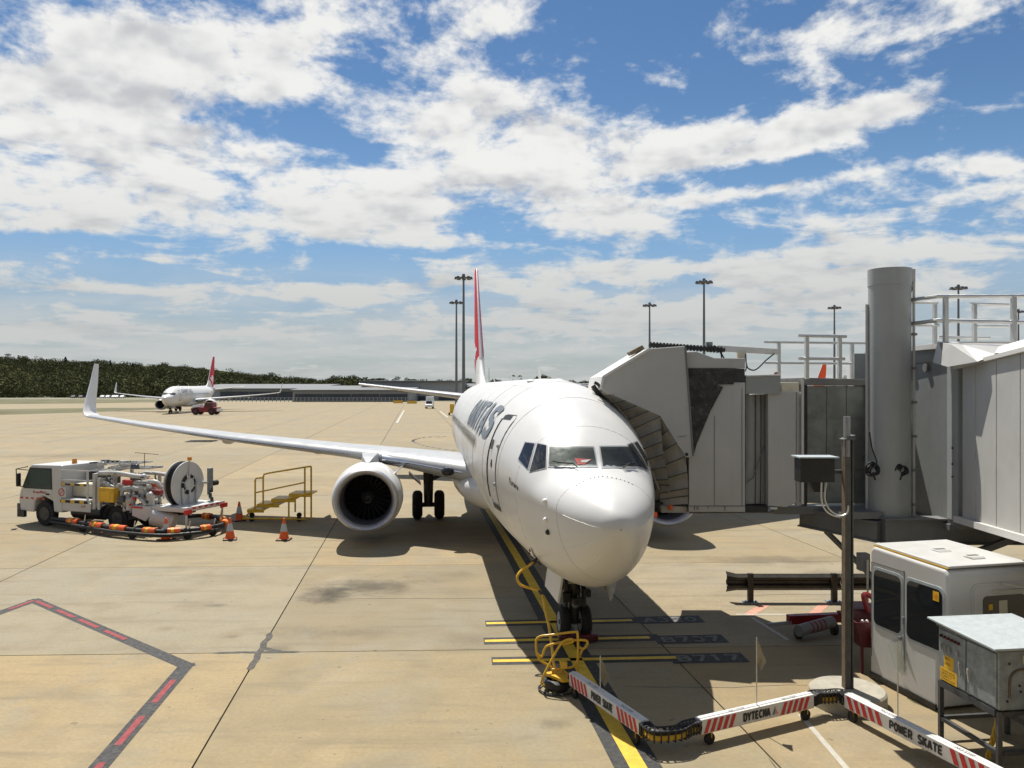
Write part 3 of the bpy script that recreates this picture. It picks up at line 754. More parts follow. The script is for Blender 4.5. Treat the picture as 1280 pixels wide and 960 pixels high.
# lifting surfaces
AF = [(0, 0), (.006, .13), (.02, .24), (.06, .37), (.15, .48), (.32, .52), (.5, .46), (.7, .30), (.86, .14), (1, .01)]
def loft(secs, side, part=None):
    "secs: (x, y, z of the leading edge, chord, thickness, roll); part: None or (lo, hi) range of chord to keep"
    prof = [(t, h) for t, h in AF] + [(t, -h * .8) for t, h in reversed(AF[1:-1])]
    b = MB(); vs = []; n = len(prof)
    for (x, y, z, c, th, rl) in secs:
        for t, h in prof:
            hh = h * th * c
            vs.append(V((x + t * c, side * (y - hh * sin(rl)), z + hh * cos(rl) - t * c * .015)))
    L = len(secs)
    b.add(vs, [(i * n + k, (i + 1) * n + k, (i + 1) * n + (k + 1) % n, i * n + (k + 1) % n) for i in range(L - 1) for k in range(n)] + [tuple(range(n)), tuple(range((L - 1) * n, L * n))])
    return b
def le_strip(secs, side, wd=.11, off=.006):
    prof = [(t, h) for t, h in AF if t <= .07][::-1] + [(t, -h * .8) for t, h in AF[1:] if t <= .07]
    b = MB(); vs = []; n = len(prof)
    for (x, y, z, c, th, rl) in secs:
        for t, h in prof:
            hh = h * th * c + (off if h > 0 else -off if h < 0 else 0)
            vs.append(V((x + t * c * 1.6 - off, side * (y - hh * sin(rl)), z + hh * cos(rl))))
    L = len(secs)
    b.add(vs, [(i * n + k, i * n + k + 1, (i + 1) * n + k + 1, (i + 1) * n + k) for i in range(L - 1) for k in range(n - 1)])
    return b
W0 = [(13.4, .8, 2.30, 8.0, .135, 0), (14.0, 1.9, 2.40, 7.3, .13, .06), (15.4, 3.6, 2.60, 5.9, .125, .06), (16.2, 4.83, 2.74, 5.05, .12, .08), (16.85, 5.9, 2.84, 4.4, .115, .08), (19.7, 10.7, 3.22, 3.2, .11, .08), (22.0, 14.5, 3.60, 2.25, .105, .09), (23.75, 17.45, 3.94, 1.6, .10, .1)]
WL = [(23.75, 17.45, 3.94, 1.6, .10, .1), (23.95, 17.64, 4.0, 1.52, .095, .55), (24.15, 17.77, 4.16, 1.42, .09, 1.1), (24.4, 17.83, 4.45, 1.28, .085, 1.40), (25.3, 17.94, 5.4, .88, .08, 1.46), (26.0, 18.03, 6.27, .52, .08, 1.47)]
for sd in (1, -1):
    wing = loft(W0, sd).build('wing', 'wing', plane, True)
    inb = [q for q in W0 if q[1] <= 4.5][1:] + [(16.0, 4.6, 2.70, 5.3, .12, .08)]
    le_strip(inb, sd).build('leading_edge', 'metal', wing, True)
    le_strip([(16.45, 5.2, 2.78, 4.8, .12, .08)] + W0[4:], sd).build('leading_edge', 'metal', wing, True)
    loft(WL, sd).build('winglet', 'white', wing, True)
    for (y, L_) in ((3.3, 2.6), (7.4, 2.7), (11.3, 2.2)):
        q = interp([(p[1], p[0], p[2], p[3]) for p in W0], y); xt = q[0] + q[2]
        b = MB(); b.lathe((xt - L_ * .72, sd * y, q[1] - .22), (1, 0, -.06), [(0, .01), (.2 * L_, .16), (.5 * L_, .20), (.8 * L_, .13), (L_, .02)], 10); b.build('flap_track_fairing', 'wing', wing, True)
    for (ya, yb) in ((2.2, 5.6), (6.1, 11.2)):
        qa = interp([(p[1], p[0], p[2], p[3]) for p in W0], ya); qb = interp([(p[1], p[0], p[2], p[3]) for p in W0], yb)
        b = MB(); vs = []
        for (q, y) in ((qa, ya), (qb, yb)):
            for t, dz in ((.80, .02), (1.02, -.08), (1.0, -.13), (.80, -.07)): vs.append((q[0] + q[2] * t, sd * y, q[1] + dz))
        b.add(vs, [(0, 1, 5, 4), (1, 2, 6, 5), (2, 3, 7, 6), (3, 0, 4, 7), (0, 3, 2, 1), (4, 5, 6, 7)]); b.build('flap', 'wing', wing)
    b = MB(); b.box((21.4, sd * 12.1, 3.02), (.9, 1.05, .03)); b.build('aileron_tab', 'wing', wing)
    b = MB(); b.sph((14.3, sd * 2.35, 2.42), .16, 12, (1, 1.5, .9)); ll = b.build('landing_light', 'glass', wing, True)
    # vortilon dotted line on the upper skin
    # engine
    ey, ez, ex = sd * 5.0, 1.53, 13.85
    eng = MB().lathe((ex, ey, ez), (1, 0, 0), [(.10, 1.055), (.3, 1.10), (.7, 1.155), (1.2, 1.17), (1.9, 1.14), (2.6, 1.04), (3.2, .90), (3.35, .86), (3.3, .80)], 48, .93).build('nacelle', 'white', plane, True)
    MB().lathe((ex, ey, ez), (1, 0, 0), [(.105, 1.06), (.04, 1.03), (0, .985), (.03, .93), (.09, .885), (.2, .85)], 48, .93).build('inlet_lip', 'lip', eng, True)
    MB().lathe((ex, ey, ez), (1, 0, 0), [(.195, .855), (.5, .80), (.95, .79), (1.3, .79), (1.3, .01)], 40, .96).build('inlet_liner', 'linergrey', eng, True)
    for k in range(24):
        a = 2 * pi * k / 24
        r0, r1 = .22, .77
        def bp(r, da, dx): return (ex + 1.0 + dx, ey + r * cos(a + da), ez + r * sin(a + da))
        MB().add([bp(r0, -.11, -.05), bp(r0, .11, .08), bp(r1, .17, .16), bp(r1, -.04, -.02)], [(0, 1, 2, 3)]).build('fan_blade', 'fan', eng, fix=False)
    sp = MB().lathe((ex + .62, ey, ez), (1, 0, 0), [(0, .005), (.08, .07), (.25, .17), (.42, .235)], 20).build('spinner', 'inner', eng, True)
    MB().tube([(ex + .62 + .25 * t - .01, ey + (.01 + .16 * t) * cos(5 * t), ez + (.01 + .16 * t) * sin(5 * t)) for t in [k / 12 for k in range(13)]], .010, 5).build('spinner_spiral', 'greyframe', sp)
    MB().lathe((ex + 3.2, ey, ez), (1, 0, 0), [(0, .62), (.5, .55), (1.0, .40), (1.0, .34), (1.0, .25), (1.5, .03)], 24).build('exhaust', 'steel', eng, True)
    s_in = 1 if sd > 0 else -1
    a_ = radians(40); iy, iz = ey - s_in * 1.14 * cos(a_), ez + 1.14 * sin(a_)
    b = MB(); dy, dz = -s_in * cos(a_), sin(a_)
    b.prism([(ex + 1.0, iy, iz), (ex + 2.1, iy, iz), (ex + 2.0, iy + dy * .40, iz + dz * .40), (ex + 1.75, iy + dy * .42, iz + dz * .42)], (0, .03 * dz, .03)); b.build('strake', 'white', eng)
    if sd < 0:
        MB().sph((ex + .25, ey + .45, ez - .62), .13, 10, (.6, 1, 1.3)).build('inlet_tag', 'orange', eng, True)
    vs = []
    for (x, hw_, zt, zb) in ((14.75, .06, 2.70, 2.55), (15.2, .24, 2.86, 2.35), (16.0, .34, 2.93, 2.25), (18.0, .3, 2.70, 2.1), (19.0, .06, 2.6, 2.3)):
        vs += [(x, ey - hw_, zb), (x, ey + hw_, zb), (x, ey + hw_ * .8, zt), (x, ey - hw_ * .8, zt)]
    b = MB(); b.add(vs, [(i * 4 + k, i * 4 + (k + 1) % 4, (i + 1) * 4 + (k + 1) % 4, (i + 1) * 4 + k) for i in range(4) for k in range(4)] + [(3, 2, 1, 0), (16, 17, 18, 19)]); b.build('pylon', 'wing', plane, True)
    # main gear
    gx, gy = 19.69, sd * 2.98
    mg = MB().cyl((gx, gy, .50), (gx, gy, 2.35), .17, .22).build('main_gear_strut', 'gear', plane, True)
    MB().cyl((gx, gy - .62, .56), (gx, gy + .62, .56), .09).build('axle', 'gear', mg, True)
    MB().bar((gx, gy, 1.5), (gx, gy - sd * 1.4, 2.2), .16).build('side_brace', 'gear', mg)
    MB().bar((gx - .3, gy, .75), (gx - .1, gy, 1.5), .1, .2).build('torsion_link', 'gear', mg)
    MB().prism([(gx - .2, gy + sd * .30, 1.35), (gx + .5, gy + sd * .30, 1.35), (gx + .5, gy + sd * .75, 1.75), (gx - .2, gy + sd * .75, 1.75)], (0, sd * .02, .10)).build('gear_door', 'steel', mg)
    for dy in (-.43, .43):
        ty = MB().lathe((gx, gy + dy - .2, .565), (0, 1, 0), [(.03, .30), (.0, .42), (.05, .52), (.13, .565), (.27, .565), (.35, .52), (.4, .42), (.37, .30)], 28).build('tyre', 'rubber', mg, True)
        MB().lathe((gx, gy + dy - .16, .565), (0, 1, 0), [(.05, .02), (.03, .2), (.0, .3), (.32, .3), (.29, .2), (.27, .02)], 20).build('rim', 'gear', ty, True)
    # stabiliser
    st = loft([(33.6, .5, 4.62, 4.3, .1, .08), (34.1, 1.0, 4.66, 3.95, .1, .08), (37.65, 7.18, 5.40, 1.45, .09, .12)], sd).build('stabilizer', 'wing', plane, True)
    le_strip([(34.1, 1.0, 4.66, 3.95, .1, .08), (37.65, 7.18, 5.40, 1.45, .09, .12)], sd).build('leading_edge', 'metal', st, True)
# fin
def finmat(name, red, white=(.78, .775, .75)):
    mt, n, b, o = shader(name)
    x, y, z = n.sep(n.n('ShaderNodeTexCoord').outputs['Object'])
    # white dorsal corner: everything ahead of a line leaning aft and down
    line = n.m('ADD', n.m('MULTIPLY', n.m('SUBTRACT', z, 5.3), -1.75), 36.2)
    n.put(b.inputs['Base Color'], n.mix(n.m('GREATER_THAN', x, line), white, red))
    b.inputs['Roughness'].default_value = .55; b.inputs['Specular IOR Level'].default_value = .25
    return mt
M['fin'] = finmat('fin_red_and_white', (.60, .014, .03)); M['finorange'] = finmat('fin_orange', (.85, .09, .01), (.85, .09, .01))
def fin_loft(secs):
    prof = AF + [(t, -h) for t, h in reversed(AF[1:-1])]; b = MB(); vs = []; n = len(prof)
    for (x, z, c, th) in secs: vs += [V((x + t * c, h * th * c, z)) for t, h in prof]
    L = len(secs)
    b.add(vs, [(i * n + k, (i + 1) * n + k, (i + 1) * n + (k + 1) % n, i * n + (k + 1) % n) for i in range(L - 1) for k in range(n)] + [tuple(range(n)), tuple(range((L - 1) * n, L * n))]); return b
FS = [(30.0, 5.28, 8.0, .05), (31.3, 5.55, 6.7, .06), (32.3, 6.0, 5.85, .075), (33.1, 6.8, 5.25, .09), (35.2, 9.7, 3.6, .09), (37.05, 12.35, 1.95, .09), (37.3, 12.5, 1.65, .07)]
fin = fin_loft(FS).build('fin', 'fin', plane, True)
b = MB(); vs = []
for (x, z, c, th) in FS[3:]: vs += [(x - .02 + t * c, h * (th * c) * 1.06, z) for t, h in ((.016, .21), (.004, .11), (0, 0), (.004, -.11), (.016, -.21))]
b.add(vs, [(i * 5 + k, i * 5 + k + 1, (i + 1) * 5 + k + 1, (i + 1) * 5 + k) for i in range(3) for k in range(4)]); b.build('leading_edge', 'greyedge', fin, True)
# leaping animal emblem on both faces of the fin
KG = [(33.95, 7.35), (34.25, 7.55), (34.55, 7.45), (35.1, 7.7), (35.8, 8.05), (36.4, 8.1), (37.0, 7.75), (38.1, 6.6), (37.2, 7.2), (36.5, 7.0), (36.9, 6.35), (36.5, 5.6), (36.35, 6.2), (35.9, 6.6), (35.2, 6.9), (34.7, 6.7), (34.35, 6.3), (34.6, 6.95), (34.3, 7.15)]
def finy(x, z):
    xx, c, th = interp([(q[1], q[0], q[2], q[3]) for q in FS], z); t = max(0, min(1, (x - xx) / c))
    return interp(AF, t)[0] * th * c
for sd in (1, -1):
    b = MB(); b.face([(x, 0, z) for x, z in KG]); e = b.build('emblem', 'titlew', fin)
    bm = bmesh.new(); bm.from_mesh(e.data); bmesh.ops.triangulate(bm, faces=bm.faces)
    for _ in range(3): bmesh.ops.subdivide_edges(bm, edges=[q for q in bm.edges if q.calc_length() > .35], cuts=1); bmesh.ops.triangulate(bm, faces=bm.faces)
    for v in bm.verts: v.co.y = sd * (finy(v.co.x, v.co.z) + .012)
    bm.to_mesh(e.data); bm.free()
MB().lathe((38.5, 0, 4.65), (1, 0, .03), [(0, .16), (.5, .12), (.75, .09), (.75, .01)], 14).build('tail_cone', 'steel', plane, True)
# nose gear
ng = MB().cyl((4.09, 0, .34), (4.0, 0, 1.75), .10, .14).build('nose_gear_strut', 'gear', plane, True)
MB().cyl((4.09, -.32, .34), (4.09, .32, .34), .05).build('axle', 'gear', ng, True)
MB().bar((4.3, 0, 1.1), (5.2, 0, 1.6), .09).build('drag_brace', 'gear', ng)
MB().box((3.86, 0, 1.28), (.1, .34, .2)).build('taxi_light_bracket', 'cream', ng, bevel=.02)
MB().sph((3.95, 0, .72), .075, 10).build('taxi_light', 'galv', ng, True)
for k in range(16): MB().box((3.85 + random.uniform(-.15, .3), random.uniform(-.3, .3), random.uniform(.82, 1.42)), (random.uniform(.06, .24), random.uniform(.06, .22), random.uniform(.06, .2))).build('gear_mechanism', 'black' if k % 3 else 'gear', ng, bevel=.01)
for y_ in (-.2, .2): MB().cyl((4.02, y_, .62), (3.95, y_ * .8, 1.45), .05).build('steering_actuator', 'gear', ng, True)
MB().box((4.2, 0, 1.50), (2.0, .84, .2)).build('wheel_well', 'black', ng)
for dy in (-.22, .22):
    ty = MB().lathe((4.09, dy - .11, .345), (0, 1, 0), [(.02, .2), (.0, .26), (.03, .32), (.08, .345), (.14, .345), (.19, .32), (.22, .26), (.2, .2)], 26).build('tyre', 'rubber', ng, True)
    MB().lathe((4.09, dy - .105, .345), (0, 1, 0), [(.02, .02), (.01, .12), (.0, .2), (.21, .2), (.2, .12), (.19, .02)], 18).build('rim', 'wing', ty, True)
for sd in (1, -1):
    yo, zo = (.50, .93) if sd > 0 else (.74, .95)
    yr = yo + (.02 if sd > 0 else .32)
    if sd < 0: yo = .58
    MB().hexa([(3.15, sd * yo, zo + .05), (4.75, sd * yr, zo), (4.75, sd * (yr - .04), zo - .01), (3.15, sd * (yo - .04), zo + .04), (3.05, sd * .43, 1.55), (4.8, sd * .43, 1.5), (4.8, sd * .39, 1.5), (3.05, sd * .39, 1.55)]).build('gear_door', 'white' if sd > 0 else 'canvas', ng)
MB().box((3.72, -.02, .11), (.16, .80, .14)).build('wheel_chock', 'maroon', ng, bevel=.03)
plane.location = AORG; plane.rotation_euler = (0, 0, AROT)
WM[plane.name] = AM

# the same type parked farther off
p2 = copy_tree(plane); p2['label'] = 'small white airliner with red fin parked across the far apron, beside a red tug'
p2.location = G(213.5, 516.8) - V((cos(AROT), sin(AROT), 0)) * 4.09; p2.rotation_euler = (0, 0, AROT + .01)
p3 = copy_tree(plane); p3['label'] = 'airliner mostly hidden behind the jet bridge, only its orange fin showing above the roof'
r3 = radians(40)
p3.location = V((91, 236, 0)) - V((cos(r3), sin(r3), 0)) * 38; p3.rotation_euler = (0, 0, r3)
for ch in p3.children:
    if ch.name.startswith('fin'):
        ch.data = ch.data.copy(); ch.data.materials[0] = M['finorange']
        for e in list(ch.children):
            if e.name.startswith('emblem'): bpy.data.objects.remove(e)

# ------------------------------------------------------------------ jet bridge
D0 = 17.4
jb = thing('jet_bridge', (P(1112, 650, D0).x, D0, 0), 'grey passenger jet bridge with folded canopy reaching the airliner, on one thick round column', 'jet bridge')
def px(lst, D): return [P(u, v, D) for u, v in lst]
def slab_px(name, m, lst, D, depth, parent=jb, bevel=.012, smooth=False):
    return MB().prism(px(lst, D), (0, depth, 0)).build(name, m, parent, smooth, bevel)
# cab
cab = slab_px('cab_wall', 'grey', [(861, 478), (931.5, 478), (931.5, 640), (861, 640)], D0, 2.35)
slab_px('cab_header', 'grey', [(857, 440), (871, 439.5), (893, 447.5), (931.5, 448), (931.5, 460.5), (858, 460.5)], D0, 3.0)
slab_px('window_band', 'glass', [(858.5, 461), (931, 461), (931, 477.5), (859, 477.5)], D0 + .05, .1, bevel=0)
slab_px('rubber_curtain', 'rubseal', [(859, 461), (921, 461), (917, 480.5), (896, 480.5), (904, 484), (888, 514), (871, 555), (866.5, 571)], D0 - .035, .03, bevel=0)
MB().tube([P(860.4, 481, D0 - .012), P(861, 572, D0 - .012)], .012, 6).build('panel_edge', 'alu', jb)
for u in (893, 927.5): MB().bar(P(u, 486 if u > 900 else 520, D0 - .004), P(u, 632, D0 - .004), .012, .01).build('panel_seam', 'greyframe', cab)
MB().bar(P(861, 632.5, D0 - .004), P(931, 632.5, D0 - .004), .012, .02).build('panel_seam', 'greyframe', cab)
b = MB()
for (u, v, l) in ((868, 633, 5), (871, 633, 4), (873, 634, 3), (885, 633, 3), (906, 633, 5)): MB().bar(P(u, v, D0 - .005), P(u + .3, v + l, D0 - .005), .02, .008).build('rust_streak', 'rust', cab)
# hood
hood = [(751, 487), (754, 471), (812, 436), (856, 433), (867, 571), (857.5, 572), (825, 520)]
DH = D0 - .12
slab_px('hood_side', 'grey', hood, DH, .06)
slab_px('hood_side', 'grey', hood, DH + .1 + 2.75, .06)
hp = px(hood, DH + .062)
b = MB()
for a, c in ((0, 1), (1, 2), (2, 3)):
    n_ = (hp[c] - hp[a]).cross(V((0, 1, 0))).normalized() * .05
    b = MB().prism([hp[a] + n_ * .2, hp[c] + n_ * .2, hp[c] - n_, hp[a] - n_], (0, 2.9, 0)); b.build('hood_roof', 'roofw', jb)
for a, c in ((0, 1), (1, 2)):
    MB().bar(px(hood, DH - .02)[a], px(hood, DH - .02)[c], .05, .05).build('hood_rim', 'roofw', jb)
MB().tube([P(857, 434, DH - .01), P(866.5, 570, DH - .01)], .02, 6).build('hood_edge', 'greyframe', jb)
MB().bar(P(858, 545, DH - .012), P(848, 546, DH - .012), .008, .01).build('hood_seam', 'greyframe', jb)
MB().sph(P(858.5, 568, DH - .02), .035, 8).build('hood_pivot', 'black', jb)
# pleated canvas between hood and hull: rows of real pleats
def pleats(name, m, pa, pb, k, amp, nrm):
    "quad strip between polyline pa (hood side) and pb (hull side), k pleats across"
    pa, pb = [V(p) for p in pa], [V(p) for p in pb]; nrm = V(nrm); b = MB(); pts = []; L = 10
    def along(pl, t):
        ln = [(q - p).length for p, q in zip(pl, pl[1:])]; tot = sum(ln); d = t * tot
        for i, l in enumerate(ln):
            if d <= l or i == len(ln) - 1: return lerp(pl[i], pl[i + 1], min(1, d / l))
            d -= l
    cols = k * 4 + 1
    for j in range(L):
        s = j / (L - 1)
        for i in range(cols):
            t = i / (cols - 1)
            w_ = abs((t * k) % 1 - .5) * 2
            q = lerp(along(pa, t), along(pb, t), s)
            sag = mnoise.noise(q * 2.3) * .035
            pts.append(q + nrm * (amp * (1 - w_ ** 3) * (.35 + .65 * sin(pi * min(1, .15 + s))) + sag))
    b.grid(pts, cols, L)
    o = b.build(name, m, jb, True)
    if amp:
        for i in range(k):
            c_ = i * 4 + 4 if i < k - 1 else i * 4 + 2
            MB().tube([pts[j * cols + c_] + nrm.normalized() * .012 for j in range(L)], .011, 5).build('pleat_seam', 'canvasd', o)
    return o
up = (-.25, -1, 0)
pleats('canopy_pleats', 'canvas', px([(753, 487), (825, 520), (828, 560), (838, 615)], DH + .02), px([(745, 484), (775, 523), (800, 575), (822, 612)], DH + .6), 11, -.08, up)
pleats('canopy_pleats', 'canvas', px([(825, 520), (857, 572), (860, 600), (860, 630)], DH + .04), px([(812, 540), (818, 580), (824, 610), (826, 632)], DH + .5), 6, -.06, up)
pleats('canopy_skirt', 'canvas', px([(861, 575), (861, 632)], D0 + .25), px([(812, 575), (812, 632)], D0 + .7), 1, .0, up)
pleats('canopy_curtain', 'canvasd', px([(745, 484), (775, 523), (801, 576), (820, 612)], DH + .58), px([(741, 487), (766, 530), (790, 580), (806, 618)], DH + 1.1), 4, -.03, up)
MB().tube(smooth_path(px([(741, 482), (756, 503), (778, 527), (797, 565), (812, 605)], DH + .62), 5), .055, 8).build('contact_bumper', 'rubseal', jb, True)
MB().tube(smooth_path(px([(752, 487), (775, 512), (800, 553), (818, 596), (824, 612)], DH + .45), 5), .03, 8).build('canopy_hoop', 'canvas', jb, True)
MB().tube(smooth_path(px([(743, 478), (748, 481), (753, 489)], DH + .2), 4), .035, 8).build('hood_cable', 'cable', jb, True)
slab_px('far_canopy_skirt', 'canvas', [(751, 487), (825, 520), (857, 572), (861, 628), (815, 628), (800, 585), (778, 530), (747, 488)], DH + 2.78, .03, bevel=0)
slab_px('door_sill', 'canvas', [(827, 633), (859, 633), (859, 641), (827, 641)], D0 + .1, 1.2)
slab_px('floor_bumper', 'rubseal', [(816, 628), (829, 628), (829, 640), (816, 640)], D0 + .3, 1.5)
MB().sph(P(838, 634, D0 + .05), .06, 8).build('sill_marker_lamp', 'orange', jb)
# link between cab and tunnel
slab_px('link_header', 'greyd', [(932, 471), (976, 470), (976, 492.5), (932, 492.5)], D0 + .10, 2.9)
slab_px('link_roof', 'roofw', [(932, 469), (976, 467.5), (976, 470), (932, 471)], D0 + .08, 2.95)
lc = MB(); cols = []
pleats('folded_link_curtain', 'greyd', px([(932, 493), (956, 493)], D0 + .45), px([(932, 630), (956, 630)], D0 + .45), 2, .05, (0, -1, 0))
MB().tube(px([(956, 556), (941, 598), (933, 603)], D0 + .36), .012, 5).build('link_strap', 'greyframe', jb)
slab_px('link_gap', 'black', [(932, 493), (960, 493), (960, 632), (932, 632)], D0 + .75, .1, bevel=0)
slab_px('link_panel', 'grey', [(960, 490), (995, 490), (995, 629), (983, 634), (960, 632)], D0 + .16, .2)
slab_px('link_panel_head', 'cream', [(976.5, 478), (999, 478), (999, 489.5), (976.5, 489.5)], D0 + .2, 2.4)
slab_px('link_post', 'grey', [(995.5, 490), (1002, 490), (1002, 632), (995.5, 632)], D0 + .3, .3)
MB().tube(px([(1003, 474), (1003, 630)], D0 + .25), .035, 8).build('seal_tube', 'roofw', jb)
slab_px('link_floor_edge', 'black', [(932, 632), (960, 633), (960, 640), (932, 640)], D0 + .3, 1.1, bevel=0)
slab_px('link_foot', 'roofw', [(963, 634), (972, 634), (972, 637), (963, 637)], D0 + .14, .3)
# end of the tunnel, dirty galvanised cladding with real sheets
DE = 18.1
slab_px('end_frame', 'greyframe', [(1004, 472), (1085, 474), (1085, 482), (1004, 481)], DE - .06, 2.1)
slab_px('end_frame', 'black', [(1004.5, 481), (1009, 481), (1009, 632), (1004.5, 632)], DE - .02, .3, bevel=0)
for i in range(3):
    u0 = 1009 + i * 24.6
    slab_px('cladding_sheet', 'corr', [(u0, 482.5), (u0 + 24.3, 482.5), (u0 + 24.3, 629), (u0, 629)], DE, .1)
for v in (522, 558, 585, 600):
    MB().bar(P(1010, v, DE - .008), P(1082, v + .3, DE - .008), .016, .016).build('cladding_rib', 'corr', jb)
slab_px('end_post', 'greyframe', [(1083, 478), (1087, 478), (1087, 640), (1083, 640)], DE - .1, .3)
slab_px('floor_beam', 'greyframe', [(966, 633), (1085, 633), (1085, 643), (968, 643)], DE - .05, .25)
slab_px('floor_deck', 'greyframe', [(862, 640.5), (1085, 638), (1085, 641), (862, 642)], DE + .3, .55)
# column
cx_ = P(1112, 500, D0).x
zt, zb = P(0, 337, D0).z, P(0, 646, D0).z
colm = MB().lathe((cx_, D0, zb), (0, 0, 1), [(0, .425), (zt - zb - .36, .425), (zt - zb - .355, .438), (zt - zb, .438), (zt - zb + .001, .01)], 48).build('lift_column', 'greycol', jb, True)
MB().box((cx_ + .38, D0 - .05, zt - .17), (.16, .3, .32)).build('column_cap_box', 'grey', colm, bevel=.01)
MB().tube([(cx_ + .41, D0 - .22, zb), (cx_ + .41, D0 - .22, zt - .3)], .03, 8).build('conduit', 'grey', colm, True)
for k in range(7): MB().box((cx_ + .41, D0 - .225, zb + .3 + k * .72), (.10, .09, .05)).build('conduit_clip', 'greyframe', colm)
MB().tube([(cx_ - .44, D0 + .1, zb), (cx_ - .44, D0 + .1, P(0, 380, D0).z)], .035, 8).build('conduit', 'grey', colm, True)
MB().tube(smooth_path([P(1137, 352, D0 - .1), P(1138.5, 362, D0 - .12), P(1135, 374, D0 - .1)], 4), .03, 6).build('cable_loop', 'cable', colm)
for u in (1091, 1128):
    r = random.Random(u)
    for k in range(5):
        b = MB(); c = P(u, 587, D0 - .40)
        rr = r.uniform(.07, .13); off = V((r.uniform(-.04, .04), r.uniform(-.03, .03), r.uniform(-.04, .04)))
        b.tube([c + off + V((rr * cos(t), .03 * sin(2 * t), rr * sin(t))) for t in [2 * pi * q / 14 for q in range(15)]], .017, 6); b.build('coiled_cable', 'cable', colm)
    MB().tube([P(u, 590, D0 - .42), P(u + (3 if u < 1100 else -3), 600, D0 - .42)], .02, 6).build('coiled_cable', 'cable', colm)
MB().tube(smooth_path([P(1087, 540, D0 - .44), P(1090, 560, D0 - .44), P(1096, 578, D0 - .46), P(1092, 584, D0 - .44)], 4), .014, 6).build('cable_loop', 'cable', colm)
MB().lathe((12.75, D0, zb), (0, 0, 1), [(0, .425), (zt - zb, .425), (zt - zb, .01)], 32).build('lift_column', 'grey', jb, True)
# underframe
MB().bar((6.62, 18.45, 2.27), (7.74, 17.05, 2.17), .28, .42).build('underframe_beam', 'greyframe', jb)
MB().bar((7.76, 17.0, 2.2), (12.9, 17.0, 2.2), .30, .50).build('underframe_beam', 'greyframe', jb)
for z in (1.95, 2.46): MB().box((10.3, 16.98, z), (5.15, .42, .03)).build('beam_flange', 'greyframe', jb)
for z in (1.97, 2.37): MB().bar((6.61, 18.47, z + .10), (7.75, 17.03, z), .40, .03).build('beam_flange', 'greyframe', jb)
MB().box((7.35, 17.5, 2.5), (.9, .9, .14)).build('column_shoe', 'greyframe', jb)
MB().bar((8.0, 17.05, 1.95), (8.0, 17.05, .55), .14, .14).build('bogie_leg', 'greyframe', jb)
MB().bar((12.4, 17.05, 1.95), (12.4, 17.05, .55), .14, .14).build('bogie_leg', 'greyframe', jb)
bg = MB().box((10.2, 17.05, .62), (5.0, .4, .3)).build('bogie_beam', 'greyframe', jb, bevel=.02)
for x in (8.35, 9.0, 11.4, 12.05):
    wl = MB().lathe((x - .16, 17.05, .5), (1, 0, 0), [(.02, .25), (0, .42), (.05, .5), (.27, .5), (.32, .42), (.3, .25)], 24).build('wheel', 'rubber', bg, True)
MB().bar((7.2, 18.6, 1.9), (8.0, 17.1, .8), .09).build('brace', 'greyframe', jb)
MB().bar(P(1212, 694, 16.6), P(1290, 664, 16.2), .22, .12).build('brace', 'greyframe', jb)
MB().box(P(1079, 702, 16.9), (.22, .2, .36)).build('control_box', 'greyframe', jb, bevel=.02)
MB().tube([P(1084.5, 700, 16.7), P(1084.5, 772, 16.7)], .02, 6).build('conduit', 'alu', jb)
# tunnels
def quadface(name, m, a, c, zb0, zt0, zb1, zt1, th=.06, parent=jb, bevel=.006):
    a, c = V((a[0], a[1], 0)), V((c[0], c[1], 0)); d = (c - a).normalized(); n = V((d.y, -d.x, 0))
    if n.x > 0: n = -n
    q = [a, c, c - n * th, a - n * th]
    return MB().hexa([V((p.x, p.y, z)) for p, z in zip(q, (zb0, zb1, zb1, zb0))] + [V((p.x, p.y, z)) for p, z in zip(q, (zt0, zt1, zt1, zt0))]).build(name, m, parent, bevel=bevel)
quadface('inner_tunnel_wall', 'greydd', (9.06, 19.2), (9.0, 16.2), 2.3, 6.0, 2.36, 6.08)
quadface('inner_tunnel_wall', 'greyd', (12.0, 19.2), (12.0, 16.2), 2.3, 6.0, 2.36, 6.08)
MB().box((10.5, 17.75, 6.06), (3.2, 3.2, .1)).build('inner_tunnel_roof', 'roofw', jb)
MB().box((10.5, 18.7, 2.33), (3.1, 4.2, .12)).build('inner_tunnel_floor', 'greyframe', jb)
quadface('tunnel_trim', 'greyframe', (9.02, 19.1), (8.96, 16.3), 5.72, 5.88, 5.75, 5.92, .05)
quadface('inner_tunnel_back', 'greyd', (8.1, 19.25), (12.0, 19.3), 2.3, 6.0, 2.3, 6.0)
for y in (18.3, 17.6): MB().cyl((8.99, y, 5.62), (8.95, y, 5.62), .09, n=16).build('round_vent', 'greyframe', jb)
T0, T1 = V((8.92, 16.25, 0)), V((7.30, 8.3, 0))
def tz(t): return lerp(2.62, 3.12, t), lerp(5.56, 6.06, t)
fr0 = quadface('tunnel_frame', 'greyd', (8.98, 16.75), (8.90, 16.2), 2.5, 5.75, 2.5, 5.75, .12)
for v in (560, 580, 596): MB().sph((8.90, 16.4, P(0, v, 16.4).z), .022, 6).build('frame_bolt', 'black', fr0)
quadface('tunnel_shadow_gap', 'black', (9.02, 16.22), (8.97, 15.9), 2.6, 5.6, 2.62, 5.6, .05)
N_ = 8
dT = (T1 - T0)
for i in range(N_):
    t0, t1 = i / N_ + .002 + (.035 if i == 0 else 0), (i + 1) / N_ - .002
    a, c = T0 + dT * t0, T0 + dT * t1
    quadface('wall_panel', 'grey', a, c, tz(t0)[0], tz(t0)[1], tz(t1)[0], tz(t1)[1], .05)
quadface('tunnel_core', 'greyframe', T0 + dT * .02 + V((.06, 0, 0)), T1 + V((.06, 0, 0)), 2.6, 5.5, 3.1, 6.0, .03)
